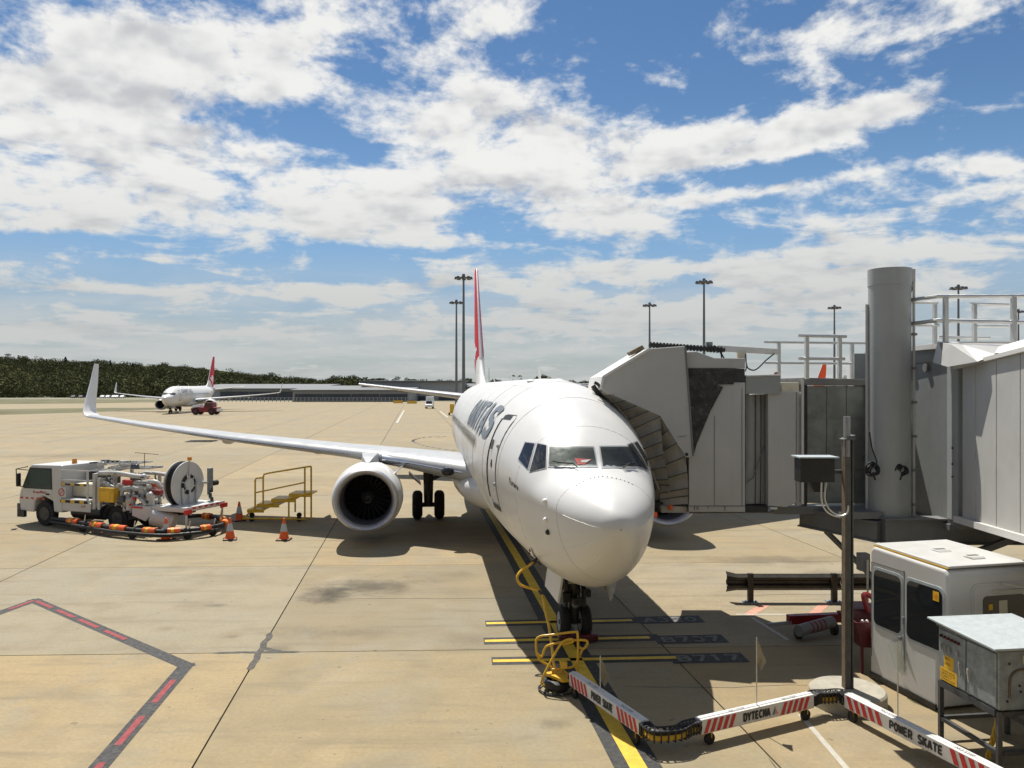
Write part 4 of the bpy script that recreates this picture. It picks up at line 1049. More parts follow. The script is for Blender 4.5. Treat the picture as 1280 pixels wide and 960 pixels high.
quadface('tunnel_far_wall', 'grey', (T0.x + 3.0, T0.y), (T1.x + 3.0, T1.y), 2.62, 5.56, 3.12, 6.06, .05)
nT = V((dT.y, -dT.x, 0)).normalized(); nT = nT if nT.x < 0 else -nT
for (z0, wd, ht, m_) in ((0, .10, .14, 'roofw'),): MB().bar(T0 + nT * .02 + V((0, 0, 2.56)), T1 + nT * .02 + V((0, 0, 3.06)), .12, .12).build('bottom_trim', 'roofw', jb)
MB().bar(T0 + nT * .03 + V((0, 0, 5.60)), T1 + nT * .03 + V((0, 0, 6.10)), .10, .07).build('eaves_trim', 'roofw', jb)
r_ = MB().hexa([T0 + V((-.05, 0, 5.62)), T0 + V((3.05, 0, 5.62)), T1 + V((3.05, 0, 6.12)), T1 + V((-.05, 0, 6.12)), T0 + V((.5, 0, 5.92)), T0 + V((2.5, 0, 5.92)), T1 + V((2.5, 0, 6.42)), T1 + V((.5, 0, 6.42))]).build('tunnel_roof', 'roofw', jb)
MB().hexa([T0 + V((0, 0, 2.5)), T0 + V((3, 0, 2.5)), T1 + V((3, 0, 3.0)), T1 + V((0, 0, 3.0)), T0 + V((0, 0, 2.6)), T0 + V((3, 0, 2.6)), T1 + V((3, 0, 3.1)), T1 + V((0, 0, 3.1))]).build('tunnel_floor', 'greyframe', jb)
# cowl over the telescoping joint
cw = [P(1172, 427, 16.5), P(1166, 453, 16.5), P(1184, 458.5, 15.7), P(1190, 430, 15.7)]
q0 = [P(1166, 453, 16.4), P(1184.5, 458.5, 15.6), P(1222, 452, 14.7), P(1172, 427, 16.5), P(1189, 430.5, 15.7), P(1203, 431, 15.55), P(1245, 443, 14.5)]
b = MB(); sh = V((3.3, .3, 0))
b.add([q0[0], q0[1], q0[4], q0[3]], [(0, 1, 2, 3)])
b.add([q0[1], q0[2], q0[6], q0[5], q0[4]], [(0, 1, 2, 3, 4)])
b.add([q0[3], q0[4], q0[5], q0[6], q0[6] + sh, q0[3] + sh], [(0, 1, 2, 3, 4, 5)])
b.add([q0[0], q0[1], q0[2], q0[2] + sh, q0[0] + sh], [(4, 3, 2, 1, 0)])
b.build('joint_cowl', 'grey', jb)
MB().tube([P(1176, 429, 16.2), P(1179, 438, 16.1)], .03, 6).build('cowl_hook', 'greyframe', jb)
MB().tube(smooth_path([P(1245, 446, 14.4), P(1244, 443, 14.4), P(1248, 442, 14.3), P(1262, 442, 14.1), P(1272, 440, 14.0)], 3), .015, 6).build('roof_conduit', 'cable', jb)
# roof railings
def railing(name_pts, posts, D, r=.045, m='alu', post=.1):
    rl = None
    for pts in name_pts:
        o = MB().tube([P(u, v, d) for u, v, d in pts], r, 8).build('guard_rail', m, jb, True)
        rl = rl or o
    for (u, v0, v1, d) in posts: MB().bar(P(u, v0, d), P(u, v1, d), post, post * .7).build('rail_post', 'alu', rl)
A1 = 17.0
railing([[(1136, 375.5, 17.4), (1172, 370.5, 16.3), (1286, 370.5, 15.6)], [(1136, 405, 17.4), (1172, 400.5, 16.3), (1286, 403, 15.6)]], [(1182, 372, 428, 16.2), (1267, 372, 428, 15.7)], A1, .042)
railing([[(1136, 377.8, 20), (1172, 378.5, 19.5)], [(1212, 379.5, 18.6), (1262, 381, 18.2)], [(1136, 406, 20), (1174, 406.5, 19.5)], [(1214, 407.5, 18.6), (1262, 408, 18.2)], [(1174, 421.5, 19.5), (1238, 422.5, 19)]], [(1168.5, 380, 430, 19.6), (1218, 381, 430, 18.5)], A1, .035)
railing([[(998, 419.5, 17.8), (1058, 420.5, 17.8)], [(998, 448, 17.8), (1056, 448.5, 17.8)]], [(1008.5, 421, 474, 17.8), (1049.5, 421, 474, 17.8)], A1, .036)
railing([[(955, 427.5, 20.4), (1085, 429, 20.4)], [(956, 453.5, 20.4), (1085, 454.5, 20.4)]], [(973.5, 429, 472, 20.4), (1065, 430, 478, 20.4)], A1, .03)
MB().bar(P(1076, 478, 19.5), P(1084, 440, 19.5), .12, .1).build('roof_brace', 'alu', jb)
# cab roof gear: white boom, drag chain, lamp bracket, hinge plate
MB().bar(P(896, 435.5, 18.2), P(972, 440, 18.2), .09, .13).build('cable_boom', 'roofw', jb)
ch = MB().tube([P(u, v, 18.0) for u, v in ((811, 431), (840, 433), (906, 437.5))], .05, 8).build('drag_chain', 'cable', jb)
for k in range(22): MB().box(P(813 + k * 4.2, 431.2 + k * .3, 18.0), (.035, .11, .135)).build('chain_link', 'cable', ch)
MB().box(P(886, 431, 18.1), (.14, .14, .12)).build('lamp_bracket', 'galv', jb); MB().box(P(887, 437, 18.1), (.16, .1, .1)).build('bracket_foot', 'cream', jb)
MB().prism(px([(787, 440), (803, 431.5), (806, 436), (790, 444)], 18.2), (0, .5, 0)).build('hinge_plate', 'rust', jb)
MB().tube(smooth_path([P(892, 432, 18.0), P(898, 436, 18.0), P(905, 448, 17.9)], 4), .018, 6).build('roof_cable', 'cable', jb)
MB().tube(smooth_path([P(890, 433, 18.0), P(900, 440, 18.0), P(902, 448, 17.9)], 4), .015, 6).build('roof_cable', 'cable', jb)
MB().box(P(926, 444, 18.2), (.17, .12, .14)).build('junction_box', 'cream', jb)
MB().tube(smooth_path([P(932, 442, 18.1), P(933, 455, 18.0), P(936, 461, 18.0), P(945, 462, 18.0), P(958, 450, 18.1), P(968, 442, 18.1)], 4), .016, 6).build('roof_cable', 'cable', jb)
MB().tube(smooth_path([P(931, 446, 17.9), P(933, 456, 17.7), P(932, 464, 17.6)], 4), .014, 6).build('roof_cable', 'cable', jb)
MB().sph(P(970, 467.5, 18.3), .05, 8).build('obstruction_lamp', 'redp', jb)

# ------------------------------------------------------------------ terminal the picture is taken from, out of view, added to block sky light
tm = thing('terminal_building', (0, -1.5, 0), 'grey terminal front with dark glazing standing along the apron behind the viewer', 'building')
MB().box((0, -6.6, 2.0), (150, 10, 4.0)).build('wall', 'greyframe', tm); MB().box((0, -6.6, 13.2), (150, 10, 4.4)).build('wall', 'greyd', tm)
for k in range(30): MB().box((-72.5 + 5 * k, -1.75, 7.5), (4.85, .06, 6.9)).build('window', 'glass', tm)
for k in range(31): MB().box((-75 + 5 * k, -1.7, 7.5), (.14, .2, 7.0)).build('mullion', 'greyframe', tm)
MB().box((0, -6.6, 15.5), (151, 11, .3)).build('roof', 'greyd', tm)

# ------------------------------------------------------------------ hills, wood, trees
def hill_h(x, y):
    k = max(0, min(1, (y - 480) / 420)); k = k * k * (3 - 2 * k)
    lat = max(0, min(1.15, (-225 - x) / 350))
    return k * (lat * 33 + 3) * (1 + .12 * sin(x * .013 + y * .006))
b = MB(); nx_, ny_ = 60, 30
b.grid([V((lerp(-1300, 900, i / (nx_ - 1)), lerp(395, 1500, (j / (ny_ - 1)) ** 1.3), 0)) for j in range(ny_) for i in range(nx_)], nx_, ny_)
for p in b.v: p.z = hill_h(p.x, p.y) - (.5 if p.y > 410 else 1)
struct(b.build('hill', 'scrub', None, True))
def clump(vs, fs, c, r, n, size, rng, sq=.75):
    "crown of many small leaf sprays filling an uneven volume"
    g = np.random.default_rng(rng.randrange(1 << 30))
    d = g.normal(size=(n, 3)); d /= np.linalg.norm(d, axis=1)[:, None]; d *= (.35 + .65 * g.random((n, 1)) ** .5)
    p = np.array(c) + d * np.array((r, r, r * sq))
    a = g.normal(size=(n, 3)); a /= np.linalg.norm(a, axis=1)[:, None]
    q = np.cross(a, g.normal(size=(n, 3))); q /= np.linalg.norm(q, axis=1)[:, None]
    s_ = size * g.uniform(.5, 1.3, (n, 1)); a = a * s_; q = q * s_ * .6
    vs.append(np.stack((p - a, p + q, p + a, p - q), 1).reshape(-1, 3))
def leaves(name, vs, m, parent=None):
    v = np.concatenate(vs) - np.array(wm(parent).translation); n = len(v) // 4
    me = bpy.data.meshes.new(name); me.vertices.add(len(v)); me.vertices.foreach_set('co', v.astype('f').ravel())
    me.loops.add(4 * n); me.loops.foreach_set('vertex_index', np.arange(4 * n, dtype='i'))
    me.polygons.add(n); me.polygons.foreach_set('loop_start', np.arange(0, 4 * n, 4, dtype='i')); me.polygons.foreach_set('loop_total', np.full(n, 4, 'i'))
    me.update(); me.materials.append(M[m]); o = bpy.data.objects.new(name, me); C.objects.link(o)
    if parent: o.parent = parent; WM[o.name] = wm(parent)
    return o
rw = random.Random(11); vs, fs = [], []
for _ in range(3900):
    g_ = rw.random()
    y = rw.uniform(405, 450) if g_ < .2 else rw.uniform(450, 800) if g_ < .5 else rw.uniform(780, 935) if g_ < .78 else rw.uniform(930, 1250)
    x = rw.uniform(-.75, -.16) * y
    if rw.random() < .15: x = rw.uniform(-.3, .75) * y; y = rw.uniform(560, 760)
    r = rw.uniform(2.4, 4.6) if rw.random() < .8 else rw.uniform(5, 7.5)
    clump(vs, fs, V((x, y, hill_h(x, y) + r * .7)), r, 130, r * .13, rw, .8)
o = leaves('distant_wood', vs, 'leaf'); o['kind'] = 'stuff'; o['label'] = 'dark green wood covering the far slope'
def tree(u, vtop, D, h, wd, kind, label, group='trees on the far skyline'):
    x = (u - 640) / F * D; ztop = H - (vtop - V0) / F * D; z0 = hill_h(x, D) if D > 480 else 0
    h = max(h, ztop - z0) if kind != 'palm' else ztop - z0
    r = random.Random(int(u * 7 + vtop)); t = thing('palm_tree' if kind == 'palm' else 'pine_tree' if kind == 'pine' else 'gum_tree', (x, D, ztop - h), label, 'tree', group)
    b = MB(); top = V((x + r.uniform(-.5, .5), D, ztop - h * .25)); base = V((x, D, ztop - h))
    b.tube([base, lerp(base, top, .5) + V((r.uniform(-.4, .4), 0, 0)), top], [h * .03, h * .022, h * .01], 6)
    if kind == 'gum':
        for k in range(4):
            a = lerp(base, top, r.uniform(.45, .8)); b.tube([a, a + V((r.uniform(-1, 1) * wd * .5, r.uniform(-1, 1) * wd * .4, h * .25))], [h * .014, h * .004], 5)
    b.build('trunk', 'bark', t)
    vs, fs = [], []
    if kind == 'gum':
        for k in range(9):
            c = V((x + r.uniform(-.75, .75) * wd, D + r.uniform(-.6, .6) * wd, ztop - h * r.uniform(.16, .55))); rr = wd * r.uniform(.28, .55)
            clump(vs, fs, c, rr, 170, rr * .15, r, .7)
        clump(vs, fs, V((x, D, ztop - wd * .45)), wd * .6, 260, wd * .08, r, .7)
    elif kind == 'pine':
        for k in range(9):
            q = k / 8; clump(vs, fs, V((x, D, ztop - h * (.04 + .72 * q))), wd * (.25 + .85 * q), 130, wd * .13, r, .6)
    else:
        for k in range(16):
            a = 2 * pi * k / 16 + r.uniform(-.2, .2); L = wd * r.uniform(.8, 1.1)
            pts = [V((x + cos(a) * L * q, D + sin(a) * L * q, ztop - .6 + (1.2 * q - 2.4 * q * q) * L * .5)) for q in (0, .3, .6, .85, 1)]
            n_ = V((-sin(a), cos(a), 0)) * wd * .13
            for i in range(4): w0, w1 = (.4, 1, 1, .6, .1)[i], (.4, 1, 1, .6, .1)[i + 1]; vs.append(np.array([pts[i] - n_ * w0, pts[i] + n_ * w0, pts[i + 1] + n_ * w1, pts[i + 1] - n_ * w1]))
    leaves('crown', vs, 'leafd' if kind == 'pine' else 'leaf', t)
    return t
tree(82, 446, 900, 13, 3.2, 'pine', 'tall dark pine standing alone on the hill crest left of the winglet')
tree(138, 450, 900, 12, 2.6, 'pine', 'dark pine on the hill crest just right of the white winglet tip')
tree(166, 453, 900, 11, 2.4, 'pine', 'shorter of the two dark pines side by side on the hill crest')
tree(172, 455, 905, 10, 2.2, 'pine', 'right-hand of the two dark pines side by side on the hill crest')
tree(108, 451, 890, 10, 7, 'gum', 'wide round gum tree on the crest behind the white winglet')
tree(193, 458, 880, 10, 8, 'gum', 'broad flat-topped tree on the crest above the parked small airliner nose')
tree(289, 466, 860, 11, 5, 'gum', 'round tree on the low ridge just right of the far red fin')
tree(30, 446, 900, 10, 6, 'gum', 'dense gum tree near the lattice tower on the hill')
far_l = 'dark tree on the far treeline behind the long low hangar roof left of centre'
for u, v, w_ in ((312, 470, 6), (318, 471, 5), (344, 470, 6), (356, 472, 5), (372, 471, 6), (388, 472, 5)): tree(u, v, 620, 11, w_, 'gum', far_l, 'trees behind the hangars')
tree(328, 467.5, 600, 14, 8, 'gum', 'tallest round tree at the left end of the hangar roofs')
tree(425, 469, 560, 13, 9, 'gum', 'big leafy tree rising behind the middle of the hangars')
tree(442, 468, 565, 13, 6, 'gum', 'narrower leafy tree beside the big tree behind the hangars')
for u, v, w_ in ((462, 473, 4), (476, 472, 4.5), (515, 473, 5), (528, 474, 4), (548, 474, 4), (562, 474, 4.5)): tree(u, v, 640, 10, w_, 'gum', 'low dark tree showing over the roof of the tall grey hangar', 'trees behind the tall hangar')
tree(497, 470, 640, 12, 4, 'gum', 'spindly tree standing above the tall grey hangar')
tree(508, 471.5, 640, 11, 3.2, 'gum', 'small open tree right of the spindly tree above the tall hangar')
tree(585, 472, 520, 12, 6, 'gum', 'leafy tree between the two tall light masts and the fin')
tree(618, 473, 640, 11, 6, 'gum', 'low dark tree just right of the near red fin')
tree(641, 468, 640, 14, 2.4, 'palm', 'left of the two palm trees above the airliner roof', 'palms beyond the airliner')
tree(650, 468.5, 640, 14, 2.2, 'palm', 'right of the two palm trees above the airliner roof', 'palms beyond the airliner')
tree(677, 467.5, 560, 14, 7.5, 'gum', 'round domed tree rising above the middle of the airliner roof')
tree(714, 474.5, 600, 11, 7, 'gum', 'wide low tree between the airliner roof and the bridge canopy')
tree(730, 475, 600, 10, 6, 'gum', 'low tree partly hidden by the bridge canopy tip')
tree(990, 474, 420, 10, 7, 'gum', 'wide low tree seen over the link between cab and tunnel')
tree(1066, 466, 330, 10, 3.5, 'gum', 'tree glimpsed left of the thick bridge column')
# lattice tower on the hill
tw = thing('lattice_tower', (P(10, 0, 900).x, 900, 24), 'slim lattice tower with platforms on the wooded hill at far left', 'tower')
bx, by = P(10, 0, 900).x, 900.0
for sx, sy in ((-1, -1), (1, -1), (1, 1), (-1, 1)): MB().bar((bx + sx * 2.2, by + sy * 2.2, 22), (bx + sx * 1.2, by + sy * 1.2, P(0, 442, 900).z), .5).build('leg', 'mast', tw)
for k in range(4): MB().box((bx, by, 31 + k * 3.4), (6.5 - k * .5, 6.5 - k * .5, .7)).build('platform', 'mast', tw)

# ------------------------------------------------------------------ hangars and sheds far off
def shed(name, u0, u1, vt, vb, D, depth, label, roof=0, m='concrete_wall', openings=(), base=None):
    a, c = P(u0, vb, D), P(u1, vb, D); zt = P(u0, vt, D).z
    t = thing(name, ((a.x + c.x) / 2, D, 0), label, 'hangar'); x0, x1 = a.x, c.x
    wall = MB().box(((x0 + x1) / 2, D + depth / 2, zt / 2), (x1 - x0, depth, zt)).build('wall', m, t)
    MB().hexa([(x0 - .8, D - 1.5, zt), (x1 + .8, D - 1.5, zt), (x1 + .8, D + depth, zt + roof * .4), (x0 - .8, D + depth, zt + roof * .4), (x0 - .8, D - 1.5, zt + .5), (x1 + .8, D - 1.5, zt + .5), (x1 + .8, D + depth, zt + roof + .5), (x0 - .8, D + depth, zt + roof + .5)]).build('roof', 'hangar_roof', t)
    for (ua, ub, va, vb_, mm, nm) in openings:
        p, q = P(ua, vb_, D), P(ub, va, D)
        n_ = max(1, int((q.x - p.x) / 9))
        for i in range(n_):
            w_ = (q.x - p.x) / n_
            MB().box((p.x + w_ * (i + .5), D - .15, (p.z + q.z) / 2), (w_ - .35, .3, q.z - p.z)).build(nm, mm, wall)
    return t
shed('hangar', 214, 385, 487, 500, 330, 60, 'long low grey hangar with dark doors left of centre far across the apron', 2, openings=((275, 384, 489.5, 499.5, 'hangar_dark', 'hangar_door_opening'),))
shed('hangar', 366, 512, 489, 502.5, 292, 40, 'low open-fronted shed with a dark shaded front in the far centre', 1.6, openings=((368, 510, 492.5, 501, 'hangar_dark', 'hangar_door_opening'),))  # panels coloured dark for the shade inside the open front
shed('hangar', 452, 575, 477.5, 501, 318, 50, 'tall plain grey hangar box behind the near tailplane', .5, openings=((515, 540, 495, 501, 'hangar_dark', 'hangar_door_opening'), (548, 572, 494, 501, 'hangar_dark', 'hangar_door_opening')))
shed('hangar', 560, 1130, 484.5, 501, 340, 60, 'long grey shed mostly hidden behind the airliner and the bridge', 1.5, openings=((600, 1100, 492, 500.5, 'hangar_dark', 'hangar_door_opening'),))
fence = thing('perimeter_fence', (P(440, 0, 288).x, 288, 0), 'long low fence in front of the dark open-fronted shed', 'fence')
fa, fb = P(270, 0, 288).x, P(512, 0, 288).x
for k in range(49): MB().box((lerp(fa, fb, k / 48), 288, .8), (.22, .22, 1.6)).build('post', 'galv', fence)
for z in (.5, 1.0, 1.5): MB().box(((fa + fb) / 2, 288.05, z), (fb - fa, .1, .12)).build('rail', 'galv', fence)

# ------------------------------------------------------------------ floodlight masts
def mast(u, vt, D, label):
    x, _, zt = P(u, vt, D); t = thing('floodlight_mast', (x, D, 0), label, 'light mast', 'floodlight masts around the apron')
    MB().cyl((x, D, 0), (x, D, zt), .34, .17, 12).build('pole', 'mast', t, True)
    MB().cyl((x, D, 0), (x, D, .5), .6, .5, 12).build('base', 'plinth', t)
    rg = MB().tube([(x + 1.15 * cos(2 * pi * k / 14), D + 1.15 * sin(2 * pi * k / 14), zt - .35) for k in range(15)], .08, 6).build('head_ring', 'lamp', t)
    MB().cyl((x, D, zt - .5), (x, D, zt + .35), .4, .25, 10).build('head_hub', 'lamp', t)
    for k in range(8):
        a = 2 * pi * k / 8; c = V((x + 1.3 * cos(a), D + 1.3 * sin(a), zt - .3))
        MB().bar((x, D, zt - .2), c, .09).build('arm', 'lamp', rg)
        MB().hexa([c + V((-.35, -.28, -.28)), c + V((.35, -.28, -.28)), c + V((.35, .28, -.28)), c + V((-.35, .28, -.28)), c + V((-.22, -.18, .16)), c + V((.22, -.18, .16)), c + V((.22, .18, .16)), c + V((-.22, .18, .16))]).build('floodlight', 'lamp', rg)
for u, v, D, l in ((579.5, 345, 144, 'taller of the two masts beside the near red fin'), (570.5, 376.5, 185, 'shorter mast just left of the taller one by the red fin'), (880, 350.5, 150, 'mast rising behind the dark drag chain on the bridge cab roof'),
                   (812, 380, 190, 'mast rising behind the top of the sloping bridge hood'), (1043, 383, 198, 'mast seen between the railings left of the thick column'), (1198, 358, 159, 'mast seen behind the railing right of the thick column'), (1273, 388, 206, 'mast at the right edge half hidden by a railing post')):
    mast(u, v, D, 'tall grey floodlight ' + l)

# ------------------------------------------------------------------ far vehicles
def wheel(b, c, r, w_, ax=(0, 1, 0)):
    c = V(c); a = V(ax) * w_ / 2; b.cyl(c - a, c + a, r, n=16)
def local(name, p, fwd, label, cat, group=None):
    return thing(name, p, label, cat, group, atan2(fwd[1], fwd[0]))
def LB(o):
    "mesh builder whose coordinates are local to o"
    class L(MB):
        def build(s, name, m, parent=None, *a, **k):
            M_ = wm(o); s.v = [M_ @ p for p in s.v]; return MB.build(s, name, m, parent or o, *a, **k)
    return L()
def car(p, fwd, label, m, kind='van', group=None):
    t = local('parked_car' if kind == 'car' else 'van', p, fwd, label, 'car' if kind == 'car' else 'van', group)
    if kind == 'van':
        LB(t).prism([(-2.3, -.9, .35), (2.2, -.9, .35), (2.3, -.9, .95), (1.6, -.9, 1.15), (1.0, -.9, 1.9), (-2.3, -.9, 2.0)], (0, 1.8, 0)).build('body', m, bevel=.08)
        LB(t).box((-.9, 0, 2.45), (2.7, 1.75, 1.0)).build('cargo_box', m, bevel=.05)
        LB(t).hexa([(1.66, -.75, 1.15), (1.68, .75, 1.15), (1.62, .75, 1.15), (1.6, -.75, 1.15), (1.1, -.7, 1.85), (1.1, .7, 1.85), (1.04, .7, 1.85), (1.04, -.7, 1.85)]).build('windscreen', 'glass')
    else:
        LB(t).prism([(-2.1, -.85, .3), (2.1, -.85, .3), (2.15, -.85, .75), (1.2, -.85, .9), (.5, -.85, 1.4), (-1.3, -.85, 1.42), (-2.0, -.85, .95)], (0, 1.7, 0)).build('body', m, bevel=.08)
        LB(t).prism([(-1.5, -.87, .95), (1.0, -.87, .95), (.45, -.87, 1.32), (-1.2, -.87, 1.34)], (0, 1.74, 0)).build('side_window', 'glass')
    for x in (-1.4, 1.4):
        for y in (-.8, .8): b = LB(t); wheel(b, (x, y, .33), .33, .22); b.build('wheel', 'rubber')
    return t
car(G(537, 510.5), (0, -1), 'small white box van driving towards the viewer far across the apron', 'carw')
for k, u in enumerate((92, 100, 108, 128.5, 134, 140, 146, 152)):
    car(P(u, 497, 385) * V((1, 1, 0)) if False else V((P(u, 0, 385).x, 385 + (k % 3), 0)), (0.2, -1), ('white' if k > 2 else 'dark') + ' car parked before the wood left of the far airliner' if k > 2 else 'dark car parked before the wood left of the winglet', 'carw' if k > 2 else 'card', 'car', 'white cars before the wood' if k > 2 else 'dark cars before the wood')
bw = thing('yellow_ground_unit', G(565, 519), 'yellow ground power unit peeking out beside the airliner tail', 'power unit')
g_ = G(565, 519)
MB().box(g_ + V((0, 0, 1.35)), (.7, 1.6, 1.5)).build('housing', 'yellow', bw, bevel=.05); MB().box(g_ + V((.75, .2, 1.2)), (.5, 1.2, 1.2)).build('engine_cover', 'card', bw)
MB().box(g_ + V((0, 0, .5)), (1.1, 1.9, .25)).build('chassis', 'yellow', bw)
for sx in (-.5, .5):
    for sy in (-.7, .7): b = MB(); wheel(b, g_ + V((sx, sy, .28)), .28, .18, (1, 0, 0)); b.build('wheel', 'rubber', bw)
for u, v in ((515, 504.5), (497.5, 504)):
    t = thing('yellow_barrier', G(u, v), 'low yellow barrier block ' + ('beside the lane near the white van' if u > 500 else 'at the right end of the dark shed front'), 'barrier'); p = G(u, v)
    MB().prism([p + V((-1.6, -.3, 0)), p + V((1.6, -.3, 0)), p + V((1.4, -.1, .9)), p + V((-1.4, -.1, .9))], (0, .5, 0)).build('block', 'yellow', t); MB().box(p + V((0, .1, .95)), (2.4, .25, .12)).build('cap', 'bline', t)
# red and white tug beside the far airliner
tp = G(258, 518.3)
tug = local('pushback_tug', tp, (-1, .05), 'red and white tug with big dark wheels beside the far parked airliner', 'tug')
LB(tug).prism([(-2.4, -1.1, .5), (2.4, -1.1, .5), (2.6, -1.1, 1.2), (1.4, -1.1, 1.45), (-2.4, -1.1, 1.4)], (0, 2.2, 0)).build('body', 'redp', bevel=.06)
LB(tug).prism([(.9, -1.0, 1.45), (2.5, -1.0, 1.2), (2.3, -1.0, 1.75), (1.0, -1.0, 2.0)], (0, 2.0, 0)).build('bonnet', 'carw', bevel=.05)
LB(tug).prism([(-1.6, -.9, 1.4), (.2, -.9, 1.4), (-.1, -.9, 2.3), (-1.5, -.9, 2.35)], (0, 1.8, 0)).build('cab', 'redp', bevel=.06)
LB(tug).prism([(-1.4, -.93, 1.6), (0, -.93, 1.6), (-.2, -.93, 2.15), (-1.3, -.93, 2.2)], (0, 1.86, 0)).build('cab_window', 'glass')
LB(tug).box((-2.6, 0, .9), (.25, 2.3, .5)).build('bumper', 'carw')
for x in (-1.5, 1.6):
    for y in (-1.05, 1.05):
        b = LB(tug); wheel(b, (x, y, .65), .65, .42); w_ = b.build('wheel', 'rubber'); b = LB(tug); wheel(b, (x, y * 1.06, .65), .34, .38); b.build('rim', 'maroon', w_)
LB(tug).bar((2.4, 0, .6), (5.2, .2, .45), .16).build('tow_bar', 'carw')

# ------------------------------------------------------------------ hydrant dispenser truck
FWD = V((-.94, .342, 0)).normalized(); LEFT = V((-FWD.y, FWD.x, 0))
tr0 = V((-14.2, 29.3, 0)) - LEFT * .85
truck = local('fuel_truck', tr0, FWD, 'white aircraft refuelling truck with a big hose reel, cab facing left', 'truck')
T = lambda: LB(truck)
# cab
ysd = .98
cabp = [(2.55, .55), (3.0, .55), (3.05, .95), (3.5, 1.12), (3.95, .95), (4.02, .50), (4.72, .50), (4.78, .95), (4.72, 1.25), (4.25, 2.18), (4.12, 2.28), (2.6, 2.30)]
cabm = T().prism([(x, -ysd, z) for x, z in cabp], (0, 2 * ysd, 0)).build('cab', 'truckw', bevel=.05)
T().prism([(3.07, ysd - .006, 1.37), (4.47, ysd - .006, 1.37), (4.56, ysd - .006, 1.47), (4.20, ysd - .006, 2.17), (3.10, ysd - .006, 2.17)], (0, .016, 0)).build('window_seal', 'black', cabm)
T().prism([(3.12, ysd - .005, 1.42), (4.42, ysd - .005, 1.42), (4.50, ysd - .005, 1.5), (4.16, ysd - .005, 2.12), (3.15, ysd - .005, 2.12)], (0, .02, 0)).build('side_window', 'glassgreen', cabm)
T().prism([(3.12, -ysd + .005, 1.42), (4.42, -ysd + .005, 1.42), (4.16, -ysd + .005, 2.12), (3.15, -ysd + .005, 2.12)], (0, -.02, 0)).build('side_window', 'glassgreen', cabm)
T().hexa([(4.70, -.85, 1.34), (4.70, .85, 1.34), (4.68, .85, 1.34), (4.68, -.85, 1.34), (4.31, -.8, 2.12), (4.31, .8, 2.12), (4.29, .8, 2.12), (4.29, -.8, 2.12)]).build('windscreen', 'glassgreen', cabm)
dr = T().prism([(3.08, ysd, 1.38), (4.45, ysd, 1.38), (4.52, ysd, 1.0), (3.95, ysd, 1.0), (3.5, ysd, 1.16), (3.08, ysd, 1.05)], (0, .012, 0)).build('door', 'truckw', cabm)
T().box((3.28, ysd + .02, 1.2), (.16, .03, .06)).build('handle', 'black', dr)
for k in range(5): T().box((4.62 - k * .28, ysd + .016, .93 + .09), (.13, .012, .06)).build('red_reflector', 'stripe', cabm)
T().prism([(4.66, ysd + .02, .5), (4.86, ysd + .02, .5), (4.86, ysd + .02, .8), (4.7, ysd + .02, .8)], (0, -2 * ysd - .04, 0)).build('bumper', 'card', cabm, bevel=.03)
T().box((4.60, ysd + .01, .42), (.35, .12, .25)).build('mud_guard', 'black', cabm)
T().box((4.78, .75, .98), (.06, .25, .16)).build('headlamp', 'amber', cabm); T().box((4.78, -.75, .98), (.06, .25, .16)).build('headlamp', 'amber', cabm)
T().box((4.52, ysd + .22, 1.72), (.10, .16, .50)).build('mirror', 'black', cabm, bevel=.03)
T().tube([(4.3, ysd, 2.2), (4.66, ysd + .2, 2.12), (4.62, ysd + .22, 1.5), (4.45, ysd, 1.42)], .02, 6).build('mirror_arm', 'black', cabm)
T().tube([(4.66, ysd + .2, 2.12), (4.86, .5, 2.0), (4.80, .3, 1.4)], .018, 6).build('mirror_arm', 'black', cabm)
T().cyl((2.85, .2, 2.3), (2.85, .2, 2.48), .10, .08, 14).build('beacon', 'amber', cabm, True)
def flat_text(o, body, org, xd, yd, h, m, nm, par=None):
    M_ = wm(o); R_ = M_.to_3x3()
    return text(body, M_ @ V(org), R_ @ V(xd), R_ @ V(yd), h, m, nm, par or o, bold=.02)
flat_text(truck, 'ExxonMobil', (4.02, ysd + .02, 1.22), (-1, 0, 0), (0, 0, 1), .10, 'stripe', 'door_lettering', dr)
# chassis, tank, wheels
T().box((.95, 0, .72), (6.6, .8, .18)).build('chassis', 'black')
T().cyl((.75, .72, .62), (2.15, .72, .62), .28, n=20).build('fuel_tank', 'black', smooth=True)
for x, ws in ((3.5, (.82, -.82)), (0, (.80, .52, -.52, -.80))):
    for y in ws:
        b = T(); wheel(b, (x, y, .46), .46, .25); w_ = b.build('wheel', 'rubber', bevel=.04); b = T(); wheel(b, (x, y * 1.02, .46), .25, .25); b.build('rim', 'gear', w_)
b = T(); n_ = 13; vs = []
for k in range(n_):
    a = pi * (k / (n_ - 1)); vs += [(.60 * cos(a), .62, .46 + .60 * sin(a)), (.60 * cos(a), 1.0, .46 + .60 * sin(a))]
b.add(vs, [(2 * i, 2 * i + 1, 2 * i + 3, 2 * i + 2) for i in range(n_ - 1)]); b.build('mudguard', 'card', smooth=True)
